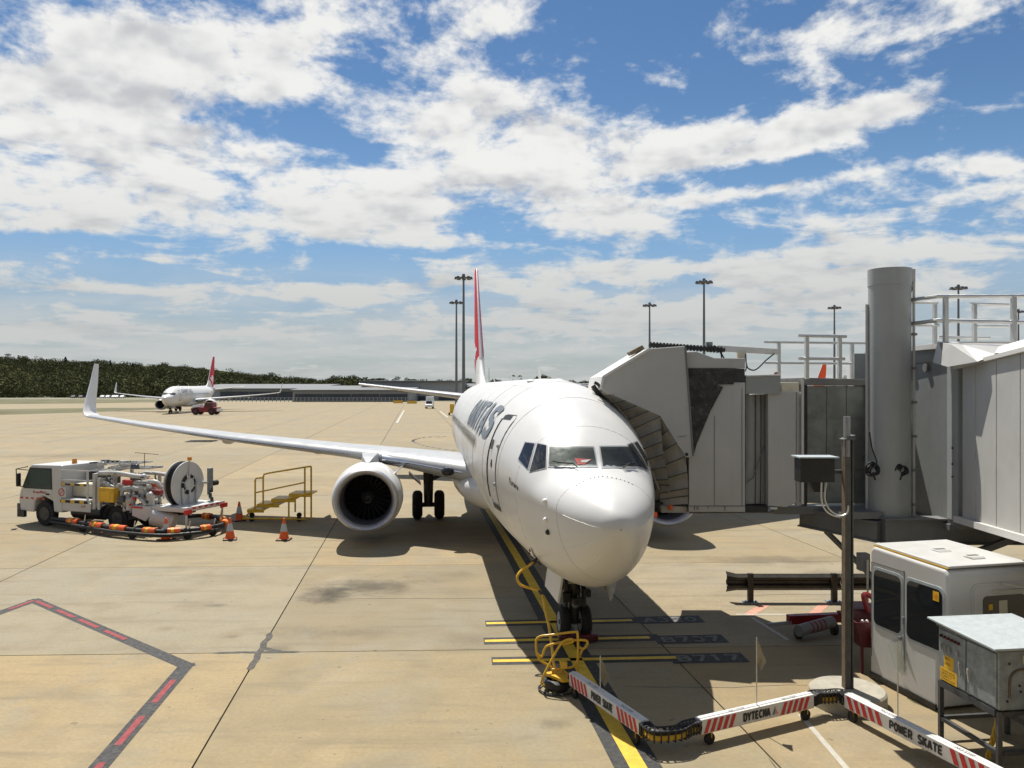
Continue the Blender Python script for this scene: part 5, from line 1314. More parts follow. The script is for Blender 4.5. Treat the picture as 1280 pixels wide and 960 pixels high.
# lift platform beside the cab
pf = T().box((1.95, .45, 1.02), (1.35, 1.15, .10)).build('platform', 'truckw', bevel=.01)
T().box((1.85, .98, .80), (1.35, .06, .34)).build('side_panel', 'truckw', pf, bevel=.02)
T().box((1.95, 1.03, .99), (1.3, .03, .09)).build('black_edge', 'bline', pf)
for k in range(3): T().box((2.45 - k * .45, 1.048, .992), (.2, .012, .085)).build('yellow_edge', 'ylabel', pf)
T().box((1.95, 1.03, 1.62), (1.3, .03, .07)).build('black_edge', 'bline', pf)
for k in range(3): T().box((2.45 - k * .45, 1.048, 1.622), (.18, .012, .065)).build('yellow_edge', 'ylabel', pf)
T().box((1.95, .2, 1.35), (1.2, .7, .5)).build('cabinet', 'cream', pf, bevel=.03)
for (x, y) in ((2.6, 1.02), (1.3, 1.02), (2.6, -.1), (1.3, -.1)): T().bar((x, y, 1.05), (x, y, 2.16), .06).build('railing_post', 'truckw', pf)
for z in (2.14, 1.78): T().tube([(2.6, -.1, z), (2.6, 1.02, z), (1.3, 1.02, z), (1.3, -.1, z)], .028, 6).build('guard_rail', 'truckw', pf)
T().box((2.52, 1.05, 1.32), (.38, .015, .38)).build('sign_plate', 'truckw', pf)
rg = T().tube([(2.52 + .13 * cos(2 * pi * k / 18), 1.065, 1.32 + .13 * sin(2 * pi * k / 18)) for k in range(19)], .016, 5).build('prohibition_ring', 'stripe', pf)
T().bar((2.61, 1.065, 1.23), (2.43, 1.065, 1.41), .025, .012).build('prohibition_bar', 'stripe', pf)
flat_text(truck, '419', (1.62, 1.015, .78), (-1, 0, 0), (0, 0, 1), .10, 'stripe', 'fleet_number', pf)
# posts and frame behind the platform
for (x, y, h_) in ((1.05, .92, 2.05), (.82, .92, 1.9), (1.05, -.8, 2.2), (-.3, -.8, 2.0), (-.35, .9, 1.35)): T().bar((x, y, .75), (x, y, h_), .12 if y > 0 else .09).build('frame_post', 'pipes')
T().bar((1.05, .92, 2.0), (1.05, -.8, 2.15), .10).build('frame_beam', 'pipes'); T().bar((1.1, -.3, 2.2), (-.9, -.3, 2.25), .08).build('frame_beam', 'pipes'); T().bar((1.1, .25, 2.2), (-.9, .25, 2.25), .08).build('frame_beam', 'pipes')
for k in range(6): T().bar((1.0 - k * .36, -.3, 2.24), (1.0 - k * .36, .25, 2.24), .05).build('grating_bar', 'steel')
r = random.Random(5)
for k in range(9): T().box((1.6 - r.uniform(0, 1.9), r.uniform(-.5, .5), 2.3 + r.uniform(-.05, .12)), (r.uniform(.1, .3), r.uniform(.08, .2), r.uniform(.08, .22))).build('deck_valve', 'card' if k % 2 else 'pipes', bevel=.02)
T().tube([(2.2, .1, 2.33), (1.2, .0, 2.42), (.2, .1, 2.44)], .03, 6).build('deck_hose', 'cable')
T().tube([(-.25, -.1, 2.2), (-.25, -.1, 2.75)], .012, 5).build('aerial', 'cable'); T().bar((.2, -.1, 2.76), (-.9, -.1, 2.72), .018).build('aerial_bar', 'cable')
# pipework
def pipe(pts, r_, m='pipes'): T().tube(smooth_path(pts, 5), r_, 10).build('pipe', m, smooth=True)
pipe([(1.0, .75, 2.05), (.2, .75, 2.08), (-.6, .72, 2.0), (-1.0, .7, 1.98)], .085); pipe([(.9, .8, 1.78), (.3, .8, 1.55), (-.5, .75, 1.5), (-1.3, .7, 1.66)], .085)
pipe([(.3, .6, 1.62), (-.4, .55, 1.72), (-1.3, .5, 1.80), (-1.5, .4, 1.6)], .08); pipe([(.7, .3, 1.2), (.7, .3, 1.9), (.0, .3, 1.95), (-.8, .3, 1.9)], .07)
pipe([(-.2, .85, .9), (-.2, .85, 1.5), (-.9, .7, 1.55)], .07); pipe([(-1.3, .9, 1.0), (-1.0, .9, 1.25), (-.6, .8, 1.3)], .06); pipe([(.4, -.6, 1.0), (.4, -.6, 1.9), (-1.1, -.6, 1.9)], .07)
T().sph((-1.0, .7, 1.98), .12, 12).build('pipe_flange', 'pipes', smooth=True)
T().box((.35, .90, 1.32), (.72, .42, .52)).build('equipment_box', 'yellow', bevel=.015)
T().box((.35, 1.115, 1.30), (.4, .012, .3)).build('box_panel', 'ylabel')
for (x, y, z, r_) in ((-.55, .85, 1.15, .2), (-.95, .6, 1.45, .22), (-.55, .4, 1.6, .2), (-1.35, .75, 1.35, .17)):
    v_ = T().sph((x, y, z), r_, 14, (1, 1, .8)).build('filter_dome', 'pipes', smooth=True); T().cyl((x, y, z - .35), (x, y, z), r_ * .8, n=14).build('filter_body', 'pipes', v_, True)
T().cyl((-.35, .98, 1.2), (-.35, 1.12, 1.2), .13, n=16).build('gauge', 'card'); T().cyl((-.65, 1.0, 1.35), (-.65, 1.1, 1.35), .09, n=16).build('gauge', 'steel')
for k in range(14): T().box((r.uniform(-1.5, .7), r.uniform(-.4, .85), r.uniform(.95, 1.6)), (r.uniform(.08, .3), r.uniform(.08, .25), r.uniform(.06, .3))).build('pump_fitting', ('pipes', 'steel', 'card', 'pipes')[k % 4], bevel=.015)
for (x, y, z, m_) in ((-.75, .3, 1.78, 'orange'), (-1.0, .2, 1.6, 'orange'), (-1.55, .65, 1.45, 'redp'), (-.2, .6, 1.75, 'stripe')): T().box((x, y, z), (.42, .2, .18)).build('warning_flag', m_, bevel=.02)
rt = random.Random(21)
for k in range(34):
    p_ = V((rt.uniform(-1.5, 1.1), rt.uniform(-.2, .9), rt.uniform(1.0, 2.1))); q_ = p_ + (V((rt.uniform(-.7, .7), 0, 0)) if k % 3 == 0 else V((0, 0, rt.uniform(-.5, .4))) if k % 3 == 1 else V((rt.uniform(-.3, .3), rt.uniform(-.4, .4), rt.uniform(-.3, .3))))
    T().tube([p_, lerp(p_, q_, .5) + V((.02, .02, .02)), q_], rt.uniform(.015, .045), 6).build('service_pipe', ('pipes', 'gear', 'pipes', 'steel')[k % 4])
for k in range(18):
    c_ = V((rt.uniform(-1.45, .95), rt.uniform(.7, .98), rt.uniform(.92, 1.75))); T().cyl(c_, c_ + V((0, .07, 0)), rt.uniform(.03, .08), n=12).build('valve_wheel', ('gear', 'stripe', 'steel', 'black', 'gear')[k % 5])
T().box((1.95, -.3, 1.5), (1.2, .5, 1.0)).build('dark_housing', 'gear')
for y_ in (-.55, -.1, .5):
    T().tube([(1.25, y_, 2.36), (-.2, y_, 2.40)], .022, 6).build('roof_rack_rail', 'pipes')
for k in range(7): T().bar((1.2 - k * .22, -.55, 2.38), (1.2 - k * .22, .5, 2.38), .03).build('roof_rack_bar', 'gear' if k % 2 else 'pipes')
for k in range(7): T().bar((1.2 - k * .22, .5, 2.40), (1.2 - k * .22, .5, 2.52), .03).build('roof_rack_bar', 'pipes')
T().prism([(-.75, 1.0, .98), (-1.55, 1.0, .98), (-1.75, 1.0, .8), (-1.35, 1.0, .45), (-.75, 1.0, .62)], (0, -.5, 0)).build('locker', 'truckw', bevel=.02)
T().box((-1.0, 1.012, .93), (.5, .012, .06)).build('red_reflector', 'stripe')
T().cyl((-1.6, .9, .62), (-2.3, .6, .42), .30, n=18).build('sump_tank', 'truckw', smooth=True)
# rear deck, reel
dk = T().box((-2.35, 0, .92), (1.5, 1.9, .16)).build('rear_deck', 'truckw', bevel=.015)
T().box((-3.12, 0, .95), (.06, 2.0, .12)).build('rear_beam', 'truckw', dk)
for y in (.92, -.92): T().box((-3.17, y, .86), (.06, .34, .16)).build('tail_lamp', 'stripe', dk); T().bar((-3.1, y, .85), (-3.1, y, .1), .05).build('support_leg', 'truckw', dk)
for k in range(5): T().box((-3.155, .6 - k * .3, .96), (.02, .16, .06)).build('red_reflector', 'stripe', dk)
reel = T().cyl((-2.32, 0, 1.70), (-2.36, 0, 1.70), .82, n=48).build('reel_flange', 'truckw', bevel=.01)
T().cyl((-1.98, 0, 1.70), (-2.02, 0, 1.70), .82, n=48).build('reel_flange', 'truckw', reel)
for k in range(4): T().lathe((-2.06 - k * .065, 0, 1.70), (-1, 0, 0), [(0, .77), (.03, .805), (.06, .77)], 40).build('wound_hose', 'cable', reel, True)
T().lathe((-2.375, 0, 1.70), (-1, 0, 0), [(0, .36), (.012, .36), (.012, .22), (0, .22)], 32).build('hub_ring', 'black', reel)
T().cyl((-2.36, 0, 1.70), (-2.44, 0, 1.70), .22, n=20).build('hub', 'pipes', reel, True)
for k in range(6):
    a = 2 * pi * k / 6 + .3; T().bar((-2.39, .2 * cos(a), 1.7 + .2 * sin(a)), (-2.39, .38 * cos(a), 1.7 + .38 * sin(a)), .07, .03).build('hub_spoke', 'truckw', reel)
T().bar((-2.42, 0, 2.62), (-2.42, 0, 1.0), .035).build('reel_stay', 'truckw', reel)
T().bar((-2.42, -.35, 1.75), (-2.42, -.35, 1.0), .06).build('reel_stay', 'pipes', reel); T().bar((-2.42, .35, 1.6), (-2.42, .30, 1.0), .06).build('reel_stay', 'truckw', reel)
T().cyl((-2.42, 0, 2.56), (-2.42, 0, 2.68), .08, n=12).build('rear_beacon', 'amber')
T().box((-2.5, -.98, 1.75), (.12, .2, .9)).build('control_column', 'galv', bevel=.01); T().tube([(-2.45, -.3, 1.72), (-2.48, -1.15, 1.65)], .05, 8).build('swivel_pipe', 'pipes'); T().cyl((-2.5, -1.1, 1.62), (-2.5, -1.35, 1.62), .10, n=14).build('coupling', 'barrier')
for k in range(6): T().box((-2.55 - r.uniform(0, .2), -.85 + r.uniform(-.15, .15), 1.05 + .09 * k), (.08, .08, .16)).build('valve_lever', 'galv' if k % 2 else 'card')
# long delivery hose carried round the truck on small trolleys
hose = thing('delivery_hose', G(205, 664, .25), 'long black hose with orange sleeves looped on the ground round the white truck', 'hose')
hp_ = smooth_path([G(66, 648, .3), G(86, 651, .3), G(112, 655, .3), G(140, 659.5, .3), G(176, 663, .3), G(206, 664.5, .3), G(236, 662.5, .3), G(262, 659.5, .3), G(279, 655, .3), G(280, 650, .3), G(268, 646.3, .3), G(250, 644.5, .3), G(236, 645.5, .35)], 8)
MB().tube(hp_, .075, 10).build('hose_run', 'cable', hose, True)
hp2 = [p + V((.02, -.16, -.10)) for p in hp_[:70]]
MB().tube(hp2, .06, 8).build('hose_run', 'cable', hose, True)
for i0 in (8, 17, 24, 33, 41, 52, 64, 70, 82):
    seg = hp_[i0:i0 + 5]
    if len(seg) > 2: sv = MB().tube(seg, .125, 10).build('orange_sleeve', 'orange', hose, True); MB().tube(seg[1:3], .132, 10, False).build('yellow_band', 'ylabel', sv)
for i0 in (14, 30, 48, 58, 76):
    p = hp_[i0]; b = MB(); wheel(b, p + V((0, -.1, -.16)), .14, .07); cw_ = b.build('trolley_wheel', 'rubber', hose); MB().box(p + V((0, -.02, -.10)), (.12, .3, .06)).build('trolley_frame', 'galv', cw_); MB().bar(p, p + V((.05, 0, .3)), .03).build('trolley_handle', 'alu', cw_)

# ------------------------------------------------------------------ cones
def cone(p):
    t = thing('traffic_cone', p, None, 'cone', 'traffic cones round the truck'); p = V(p)
    MB().box(p + V((0, 0, .025)), (.46, .46, .05)).build('base', 'barrier', t, bevel=.02)
    MB().lathe(p, (0, 0, 1), [(.05, .19), (.07, .165), (.30, .118)], 18).build('body', 'orange', t, True)
    MB().lathe(p, (0, 0, 1), [(.30, .121), (.56, .068)], 18).build('reflective_band', 'galvtop', t, True)
    MB().lathe(p, (0, 0, 1), [(.56, .066), (.74, .033), (.75, .02), (.75, .001)], 18).build('tip', 'orange', t, True)
    return t
c0 = cone(G(355, 675)); c0['label'] = 'orange cone standing in front of the yellow steps'
def put(o, p, l, rz=0): c = copy_tree(o); c.location = p; c.rotation_euler = (0, 0, rz); c['label'] = l; return c
put(c0, G(287.5, 674.5), 'orange cone between the hose loop and the yellow steps', .3); put(c0, G(207.5, 674.8), 'orange cone in front of the truck hose reel', -.2); put(c0, G(299, 651), 'smaller-looking red cone behind, left of the yellow steps', .5)

# ------------------------------------------------------------------ yellow maintenance steps
sp_ = G(346, 652)
steps = thing('maintenance_steps', sp_, 'yellow mobile steps with handrails and four treads under the wing', 'steps')
DS = sp_.y
def Q(u, v, dd=0): return P(u, v, DS + dd)
W_ = 1.0
for (u0, u1, v) in ((309, 330, 637.5), (321, 349, 631), (339, 368, 624.5), (361, 389, 618)):
    a, c = Q(u0, v), Q(u1, v); MB().box(((a.x + c.x) / 2, DS + W_ / 2, a.z), (c.x - a.x, W_, .05)).build('tread', 'yellow2', steps)
    MB().box(((a.x + c.x) / 2, DS - .005, a.z - .05), (c.x - a.x, .04, .10)).build('tread_edge', 'yellow2', steps)
for dd in (0, W_):
    fr_ = MB().tube([Q(304, 648, dd), Q(380, 649, dd)], 0.046, 6).build('base_rail', 'yellow2', steps)
    for pts in ([(319, 638), (319, 600)], [(329, 632), (329, 595)], [(361, 622), (361, 648)], [(369, 618), (369, 640)]): MB().tube([Q(u, v, dd) for u, v in pts], 0.034, 6).build('post', 'yellow2', steps)
    for u in (381, 389): MB().tube([Q(u, 584, dd), Q(u, 650, dd)], 0.036, 6).build('post', 'yellow2', steps)
    MB().tube([Q(304, 648, dd), Q(320, 634, dd), Q(345, 628, dd), Q(389, 616, dd)], 0.039, 6).build('stringer', 'yellow2', steps)
    MB().tube([Q(319, 616, dd), Q(381, 603, dd)], 0.031, 6).build('mid_rail', 'yellow2', steps)
    MB().tube([Q(319, 601, dd), Q(320, 598, dd), Q(329, 597, dd)], 0.034, 6).build('hand_rail', 'yellow2', steps)
    MB().tube([Q(329, 597, dd), Q(330, 593, dd), Q(338, 591, dd), Q(381, 584, dd), Q(389, 583, dd)], 0.036, 6).build('hand_rail', 'yellow2', steps)
    for u in (315, 374): b = MB(); wheel(b, Q(u, 651, dd) * V((1, 1, 0)) + V((0, 0, .10)), .10, .06); b.build('castor', 'rubber', steps)
for u in (304, 380): MB().tube([Q(u, 648.5, 0), Q(u, 648.5, W_)], 0.046, 6).build('base_rail', 'yellow2', steps)
MB().tube([Q(389, 584, 0), Q(389, 584, W_)], 0.036, 6).build('hand_rail', 'yellow2', steps)

# ------------------------------------------------------------------ cable skate: three covered beams, two articulated chains, yellow head
grp = 'beams of the power cable skate'
def beam(a, c, label, words, flag_t, emblem=False, flagm='canvas', fh=1.02):
    a, c = V((a.x, a.y, 0)), V((c.x, c.y, 0)); d = (c - a).normalized(); L = (c - a).length; n = V((d.y, -d.x, 0))     # n points to the viewer's side
    t = thing('skate_beam', (a + c) / 2, label, 'cable trolley', grp)
    z0, z1, hw = .17, .385, .075
    body = MB().hexa([a - n * -hw + V((0, 0, z0)), c - n * -hw + V((0, 0, z0)), c - n * hw + V((0, 0, z0)), a - n * hw + V((0, 0, z0)), a + n * hw + V((0, 0, z1)), c + n * hw + V((0, 0, z1)), c - n * hw + V((0, 0, z1)), a - n * hw + V((0, 0, z1))]).build('cover', 'skate', t, bevel=.008)
    MB().bar(a + V((0, 0, z1 + .004)), c + V((0, 0, z1 + .004)), .05, .008).build('top_joint', 'skate', body)
    sd = n * (hw + .004)
    def stripes(s0, k, lean):
        for i in range(k):
            s_ = s0 + i * pit_
            q = [a + d * (s_) + sd + V((0, 0, z0 + .015)), a + d * (s_ + pit_ * .55) + sd + V((0, 0, z0 + .015)), a + d * (s_ + pit_ * .55 + lean) + sd + V((0, 0, z1 - .015)), a + d * (s_ + lean) + sd + V((0, 0, z1 - .015))]
            MB().prism(q, n * .003).build('red_stripe', 'stripe', body)
    k, pit_ = 5, L * .052
    stripes(.04 if words[1] > 0 else .13, k, words[1]); stripes(L - k * pit_ - (.12 if words[1] > 0 else .02), k, words[1])
    txt = words[0]; s0_ = k * pit_ + .20; w_ = L - 2 * s0_
    stroke_text(txt, a + d * s0_ + sd + n * .001 + V((0, 0, z0 + .05)), d, V((0, 0, 1)), w_ * (.80 if emblem else 1), .12, .034, 'ink', 'cover_lettering', body)
    if emblem:
        e = a + d * (s0_ + w_ * .86) + sd + n * .001 + V((0, 0, z0 + .05))
        MB().face([e, e + d * .05, e + d * .06 + V((0, 0, .13))]).build('emblem_blade', 'blueink', body); MB().face([e + d * .065, e + d * .12, e + d * .06 + V((0, 0, .10))]).build('emblem_blade', 'oran2', body)
    for f_ in (.25, .72): text('NO STEP', a + d * (L * f_) + n * .035 + V((0, 0, z1 + .0095)), d, -n, .055, 'ink', 'top_lettering', body)
    for s_ in (.16, L - .16):
        p = a + d * s_
        fk = MB().box(p + V((0, 0, .14)), (.12, .12, .09)).build('castor_fork', 'ylabel', t); b = MB(); wheel(b, p + n * .05 + V((0, 0, .085)), .085, .05, n); b.build('castor', 'rubber', t)
    if flag_t is not None:
        p = a + d * (L * flag_t) + V((0, 0, z1)); MB().cyl(p, p + V((0, 0, fh)), .009, n=6).build('flag_pole', 'alu', t)
        MB().grid([p + V((.008 + .075 * i * (.35 + .3 * j) * (1 if j < 3 else .3), -.03 * sin(i * 2 + j), fh - .03 - .36 * j / 3 - .05 * i)) for j in range(4) for i in range(3)], 3, 4).build('flag', flagm, t, fix=False)
    MB().cyl(a + V((0, 0, .28)) - d * .02, a + V((0, 0, .28)), .09, n=12).build('end_collar', 'black', t); MB().cyl(c + V((0, 0, .28)), c + V((0, 0, .28)) + d * .02, .09, n=12).build('end_collar', 'black', t)
    return a, c, d
B1 = beam(G(716, 868), G(806, 934), 'white and red striped skate beam nearest the yellow cable head', ('POWER SKATE', -.075), .42, False, 'flagcloth', .55)
B2 = beam(G(873, 931), G(1013, 896.5), 'striped skate beam in the middle, between the two black cable chains', ('DYTECNA', .075), .50, True, 'flagcloth')
B3 = beam(G(1060, 897), G(1262, 1006), 'long striped skate beam at lower right, ending under the grey cabinet', ('POWER SKATE', -.075), .36, False, 'plastic', 1.1)
def chain(pts, label):
    pts = smooth_path(pts, 8); t = thing('cable_chain', pts[len(pts) // 2], label, 'cable chain')
    MB().tube([p + V((0, 0, -.03)) for p in pts], .05, 8).build('yellow_cable', 'yellow', t, True); MB().tube([p + V((0, 0, .04)) for p in pts], .045, 8).build('black_cable', 'cable', t, True)
    for i in range(0, len(pts) - 1, 2):
        p = pts[i]; d = (pts[i + 1] - p); d.z = 0; d.normalize(); n = V((-d.y, d.x, 0))
        q = [p + n * .085 + V((0, 0, -.07)), p + n * .085 + V((0, 0, .085)), p - n * .085 + V((0, 0, .085)), p - n * .085 + V((0, 0, -.07)), p + n * .085 + V((0, 0, -.07))]
        MB().tube(q, .014, 5).build('chain_link', 'black', t)
    for s_ in (-.085, .085):
        for z in (.085,):
            off = [];
            for i, p in enumerate(pts):
                d = pts[min(i + 1, len(pts) - 1)] - pts[max(i - 1, 0)]; d.z = 0; d.normalize(); off.append(p + V((-d.y, d.x, 0)) * s_ + V((0, 0, z)))
            MB().tube(off, .012, 5).build('chain_rail', 'black', t)
zc = V((0, 0, .27))
chain([B1[1] + zc, B1[1] + B1[2] * .25 + zc, lerp(B1[1], B2[0], .52) + V((.03, -.22, 0)) + zc, B2[0] - B2[2] * .2 + zc, B2[0] + zc], 'sagging black cable chain with yellow cable between the first two striped beams')
chain([B2[1] + zc, B2[1] + B2[2] * .14 + V((0, .05, 0)) + zc, lerp(B2[1], B3[0], .5) + V((.0, .13, 0)) + zc, B3[0] - B3[2] * .14 + V((0, .04, 0)) + zc, B3[0] + zc], 'arched black cable chain over the foot of the steel post')
# yellow head
hp0 = G(700, 864)
head = thing('plug_trolley', hp0, 'yellow tubular cable head trolley parked in front of the nose wheel', 'cable trolley')
HD = hp0.y
def K(u, v, dd=0): return P(u, v, HD + dd)
MB().prism([K(680, 851, .15) * V((1, 1, 0)) + V((0, 0, .22)), K(703, 868, -.2) * V((1, 1, 0)) + V((0, 0, .22)), K(720, 862, -.15) * V((1, 1, 0)) + V((0, 0, .22)), K(704, 848, .3) * V((1, 1, 0)) + V((0, 0, .22))], (0, 0, .05)).build('foot_plate', 'yellow', head)
MB().lathe(hp0 + V((-.05, .05, .03)), (0, 0, 1), [(0, .20), (.05, .24), (.14, .24), (.18, .18)], 20).build('skate_base', 'black', head, True)
MB().lathe(hp0 + V((-.05, .05, 0)), (0, 0, 1), [(.02, .31), (.035, .33), (.05, .31), (.035, .29), (.02, .31)], 28).build('bumper_ring', 'rubber', head, True)
def hoop(l, r_=.021, nm='tube_frame'): MB().tube(smooth_path([K(*p) for p in l], 5), r_, 8).build(nm, 'yellow', head, True)
hoop([(671, 817, .1), (670, 803, .1), (674, 796, .1), (690, 793.5, .05), (718, 790, 0), (722, 793, 0), (722.5, 820, 0), (721, 846, 0)])
hoop([(671, 817, .1), (677, 821, .1), (681, 811, .1), (686, 806.5, .08), (706, 802, .05), (722, 800, 0), (733, 801, 0), (734, 806, 0), (729, 811, 0), (724, 809, 0)])
hoop([(671, 817, .1), (676, 826, .1), (688, 833, .12), (691, 840, .12), (691, 858, .1)])
hoop([(677, 855, -.05), (678, 848, -.05), (690, 824, -.05), (702, 804, -.05), (713, 799, -.02), (716, 802, 0), (703, 806, 0)])
hoop([(690, 837, .1), (706, 835, .1), (718, 832, .05), (728, 812, 0)]); hoop([(677, 855, -.05), (684, 857, -.05), (693, 852, 0)], .018); hoop([(700, 826, .1), (703, 836, .1), (706, 846, .1)], .016)
MB().box(K(705, 831, .02), (.11, .1, .12)).build('plug_holder', 'yellow', head, bevel=.012); MB().box(K(708, 848, 0), (.16, .14, .10)).build('clamp_box', 'black', head, bevel=.02)
# cable from the head up to the belly receptacle
cab_ = thing('power_cable', hp0 + V((0, .3, .3)), 'yellow power cable rising from the trolley to the socket under the nose', 'cable')
cpts = [AM @ hit(664.5, 703, .02), P(660, 708, 15.55), P(651, 714, 15.45), P(646.5, 722, 15.4), P(651, 731, 15.4), P(662, 735, 15.4), P(674, 739, 15.3), P(679, 748, 15.1), P(682, 765, 14.9), P(686.5, 785, 14.6), P(690, 810, 14.3), P(693, 832, 14.05), P(700, 845, 13.95)]
cs = smooth_path(cpts, 6)
MB().tube(cs, .026, 8).build('cable_run', 'yellow', cab_, True)
MB().tube(cs[:4], .05, 8).build('plug', 'black', cab_, True); MB().tube(cs[36:41], .032, 8).build('black_sleeve', 'black', cab_, True)

# ------------------------------------------------------------------ steel post on its round plinth, with the back of a display box
pp = G(1061, 868)
post = thing('steel_post', pp, 'tall rusty steel post on a round concrete plinth carrying a black box', 'post')
px_, py_ = P(1059.5, 0, 13.35).x, 13.35
MB().lathe((px_, py_, 0), (0, 0, 1), [(0, .60), (.22, .60), (.25, .57), (.25, .01)], 40).build('plinth', 'plinth', post, True)
zt_ = P(0, 548, 13.35).z
MB().box((px_ - .005, py_, (zt_ + .25) / 2), (.08, .10, zt_ - .25)).build('web', 'rustpost', post)
for sx in (-.062, .062): MB().box((px_ + sx, py_, (zt_ + .25) / 2), (.016, .14, zt_ - .25)).build('flange', 'rust' if sx < 0 else 'rustpost', post)
MB().cyl((px_ - .02, py_ - .02, zt_ - .3), (px_ - .02, py_ - .02, P(0, 520.5, 13.35).z), .055, n=16).build('top_pipe', 'steel', post, True)
MB().hexa([(px_ - .10, py_ - .1, zt_ - .02), (px_ + .09, py_ - .1, zt_ - .02), (px_ + .09, py_ + .1, zt_ - .02), (px_ - .10, py_ + .1, zt_ - .02), (px_ - .10, py_ - .1, zt_ - .01), (px_ + .09, py_ - .1, zt_ + .06), (px_ + .09, py_ + .1, zt_ + .06), (px_ - .10, py_ + .1, zt_ - .01)]).build('slanted_cap', 'rustpost', post)
bc = P(1018, 587, 13.3)
bxp = MB().box(bc, (.56, .30, .39)).build('display_box', 'black', post, bevel=.01); MB().box(bc + V((0, -.02, .215)), (.64, .42, .02)).build('box_lid', 'galvtop', bxp)
MB().prism([P(1012, 602, 13.3), P(1030, 602, 13.3), P(1030, 615, 13.3), P(1018, 615, 13.3)], (0, .12, 0)).build('junction_box', 'black', bxp); MB().bar(bc + V((.2, .12, -.05)), (px_, py_ + .1, bc.z - .05), .06).build('bracket', 'rustpost', post)
for d_, l in ((0, [(1027, 602), (1027, 625), (1032, 638), (1043, 645), (1052, 645), (1059, 641), (1060.5, 632)]), (.03, [(1033, 602), (1031, 622), (1036, 636), (1045, 643), (1052, 644)])):
    MB().tube(smooth_path([P(u, v, 13.2 + d_) for u, v in l], 5), .014, 8).build('conduit_loop', 'alu', post, True)

# ------------------------------------------------------------------ crash barrier
gl = thing('crash_barrier', G(936, 752), 'dark steel crash barrier on short posts behind the cable trolleys', 'barrier')
BD = 19.7
prof = [(0, .20), (-.03, .17), (-.075, .13), (-.075, .07), (-.02, .03), (-.02, -.03), (-.075, -.07), (-.075, -.13), (-.03, -.17), (0, -.20)]
xa, xb = P(920, 0, BD).x, P(1180, 0, BD).x
def wbeam(x0, x1, k0=1, k1=1, dy0=0, dy1=0):
    b = MB(); n = len(prof); vs = []
    for x, k, dy in ((x0, k0, dy0), (x1, k1, dy1)): vs += [V((x, BD + p * 1.2 + dy, .47 + z * k)) for p, z in prof]
    for x, k, dy in ((x0, k0, dy0), (x1, k1, dy1)): vs += [V((x, BD + p * 1.2 + dy + .015, .47 + z * k)) for p, z in prof]
    b.add(vs, [(i, i + 1, n + i + 1, n + i) for i in range(n - 1)] + [(2 * n + i, 3 * n + i, 3 * n + i + 1, 2 * n + i + 1) for i in range(n - 1)]); return b
wbeam(xa, lerp(xa, xb, .5)).build('rail', 'barrier', gl, True, fix=False); wbeam(lerp(xa, xb, .5) + .01, xb).build('rail', 'barrier', gl, True, fix=False)
wbeam(P(908, 0, BD).x, xa, 1.25, 1, .05, 0).build('flared_end', 'barrier', gl, True, fix=False)
for u in (936, 1040, 1140):
    p = P(u, 0, BD); o = MB().box((p.x, BD - .13, .37), (.13, .10, .68)).build('post', 'barrier', gl); MB().box((p.x, BD - .13, .015), (.34, .3, .03)).build('foot_plate', 'galv', o)
    for dx in (-.12, .12): MB().cyl((p.x + dx, BD - .16, .03), (p.x + dx, BD - .16, .06), .025, n=8).build('anchor_bolt', 'galv', o)

# ------------------------------------------------------------------ white cab of a ground vehicle
A0, A1_ = V((6.42, 14.55, 0)), V((6.86, 12.72, 0)); dl = (A1_ - A0).normalized(); nr = V((-dl.y, dl.x, 0))
if nr.x < 0: nr = -nr
cv = thing('utility_cab', A1_, 'boxy white utility vehicle cab with tinted windows parked by the grey cabinet', 'vehicle', None, atan2(dl.y, dl.x))
LC = (A1_ - A0).length; WC = 1.62
def cw3(s, y, z): return A0 + dl * s + nr * y + V((0, 0, z))     # s along the left side towards the viewer, y to the right
def lean(z): return LC - .34 + .34 * min(1, max(0, (z - .25) / 1.0))
body = MB()
pr = [(0, .05), (LC - .26, .05), (LC - .24, 1.0), (LC, 1.3), (LC - .03, 2.24), (LC - .10, 2.31), (.08, 2.36), (0, 2.28)]
body.prism([cw3(s, 0, z) for s, z in pr], nr * WC); bd = body.build('body', 'truckw', cv, bevel=.05, seg=3)
MB().prism([cw3(s, .05, z) for s, z in ((.08, 2.37), (LC - .10, 2.325), (LC - .06, 2.34), (LC - .06, 2.375), (.06, 2.415))], nr * (WC - .1)).build('roof_panel', 'truckw', bd, bevel=.015)
MB().bar(cw3(.05, .045, 2.372), cw3(LC - .08, .045, 2.328), .012, .02).build('roof_seal', 'yellow', bd)
for (s, y) in ((.75, .62), (1.30, .78)):
    MB().prism([cw3(s, y, 2.40 - .01 * s), cw3(s + .22, y, 2.40 - .01 * s), cw3(s + .18, y, 2.43 - .01 * s), cw3(s + .03, y, 2.43 - .01 * s)], nr * .26).build('roof_vent', 'truckw', bd, bevel=.01)
    MB().prism([cw3(s + .03, y + .03, 2.432 - .01 * s), cw3(s + .10, y + .03, 2.432 - .01 * s), cw3(s + .10, y + .03, 2.437 - .01 * s), cw3(s + .03, y + .03, 2.437 - .01 * s)], nr * .2).build('vent_slot', 'greyframe', bd)
def wpane(lst, nm, m, off, th=.012, fac='L', par=None):
    if fac == 'L': q = [cw3(s, -off, z) for s, z in lst]; e = -nr * th
    return MB().prism(q, e).build(nm, m, par or bd, bevel=.004)
def rrect(s0, s1, z0, z1, r, slope=0):
    out = []
    for cx, cy, a0 in ((s1 - r, z1 - r, 0), (s0 + r, z1 - r, 90), (s0 + r, z0 + r, 180), (s1 - r, z0 + r, 270)):
        out += [(cx + r * cos(radians(a0 + k * 22.5)), cy + r * sin(radians(a0 + k * 22.5)) + slope * (cx - s0)) for k in range(5)]
    return out
w1 = (.12, .80); w2 = (.95, LC - .14)
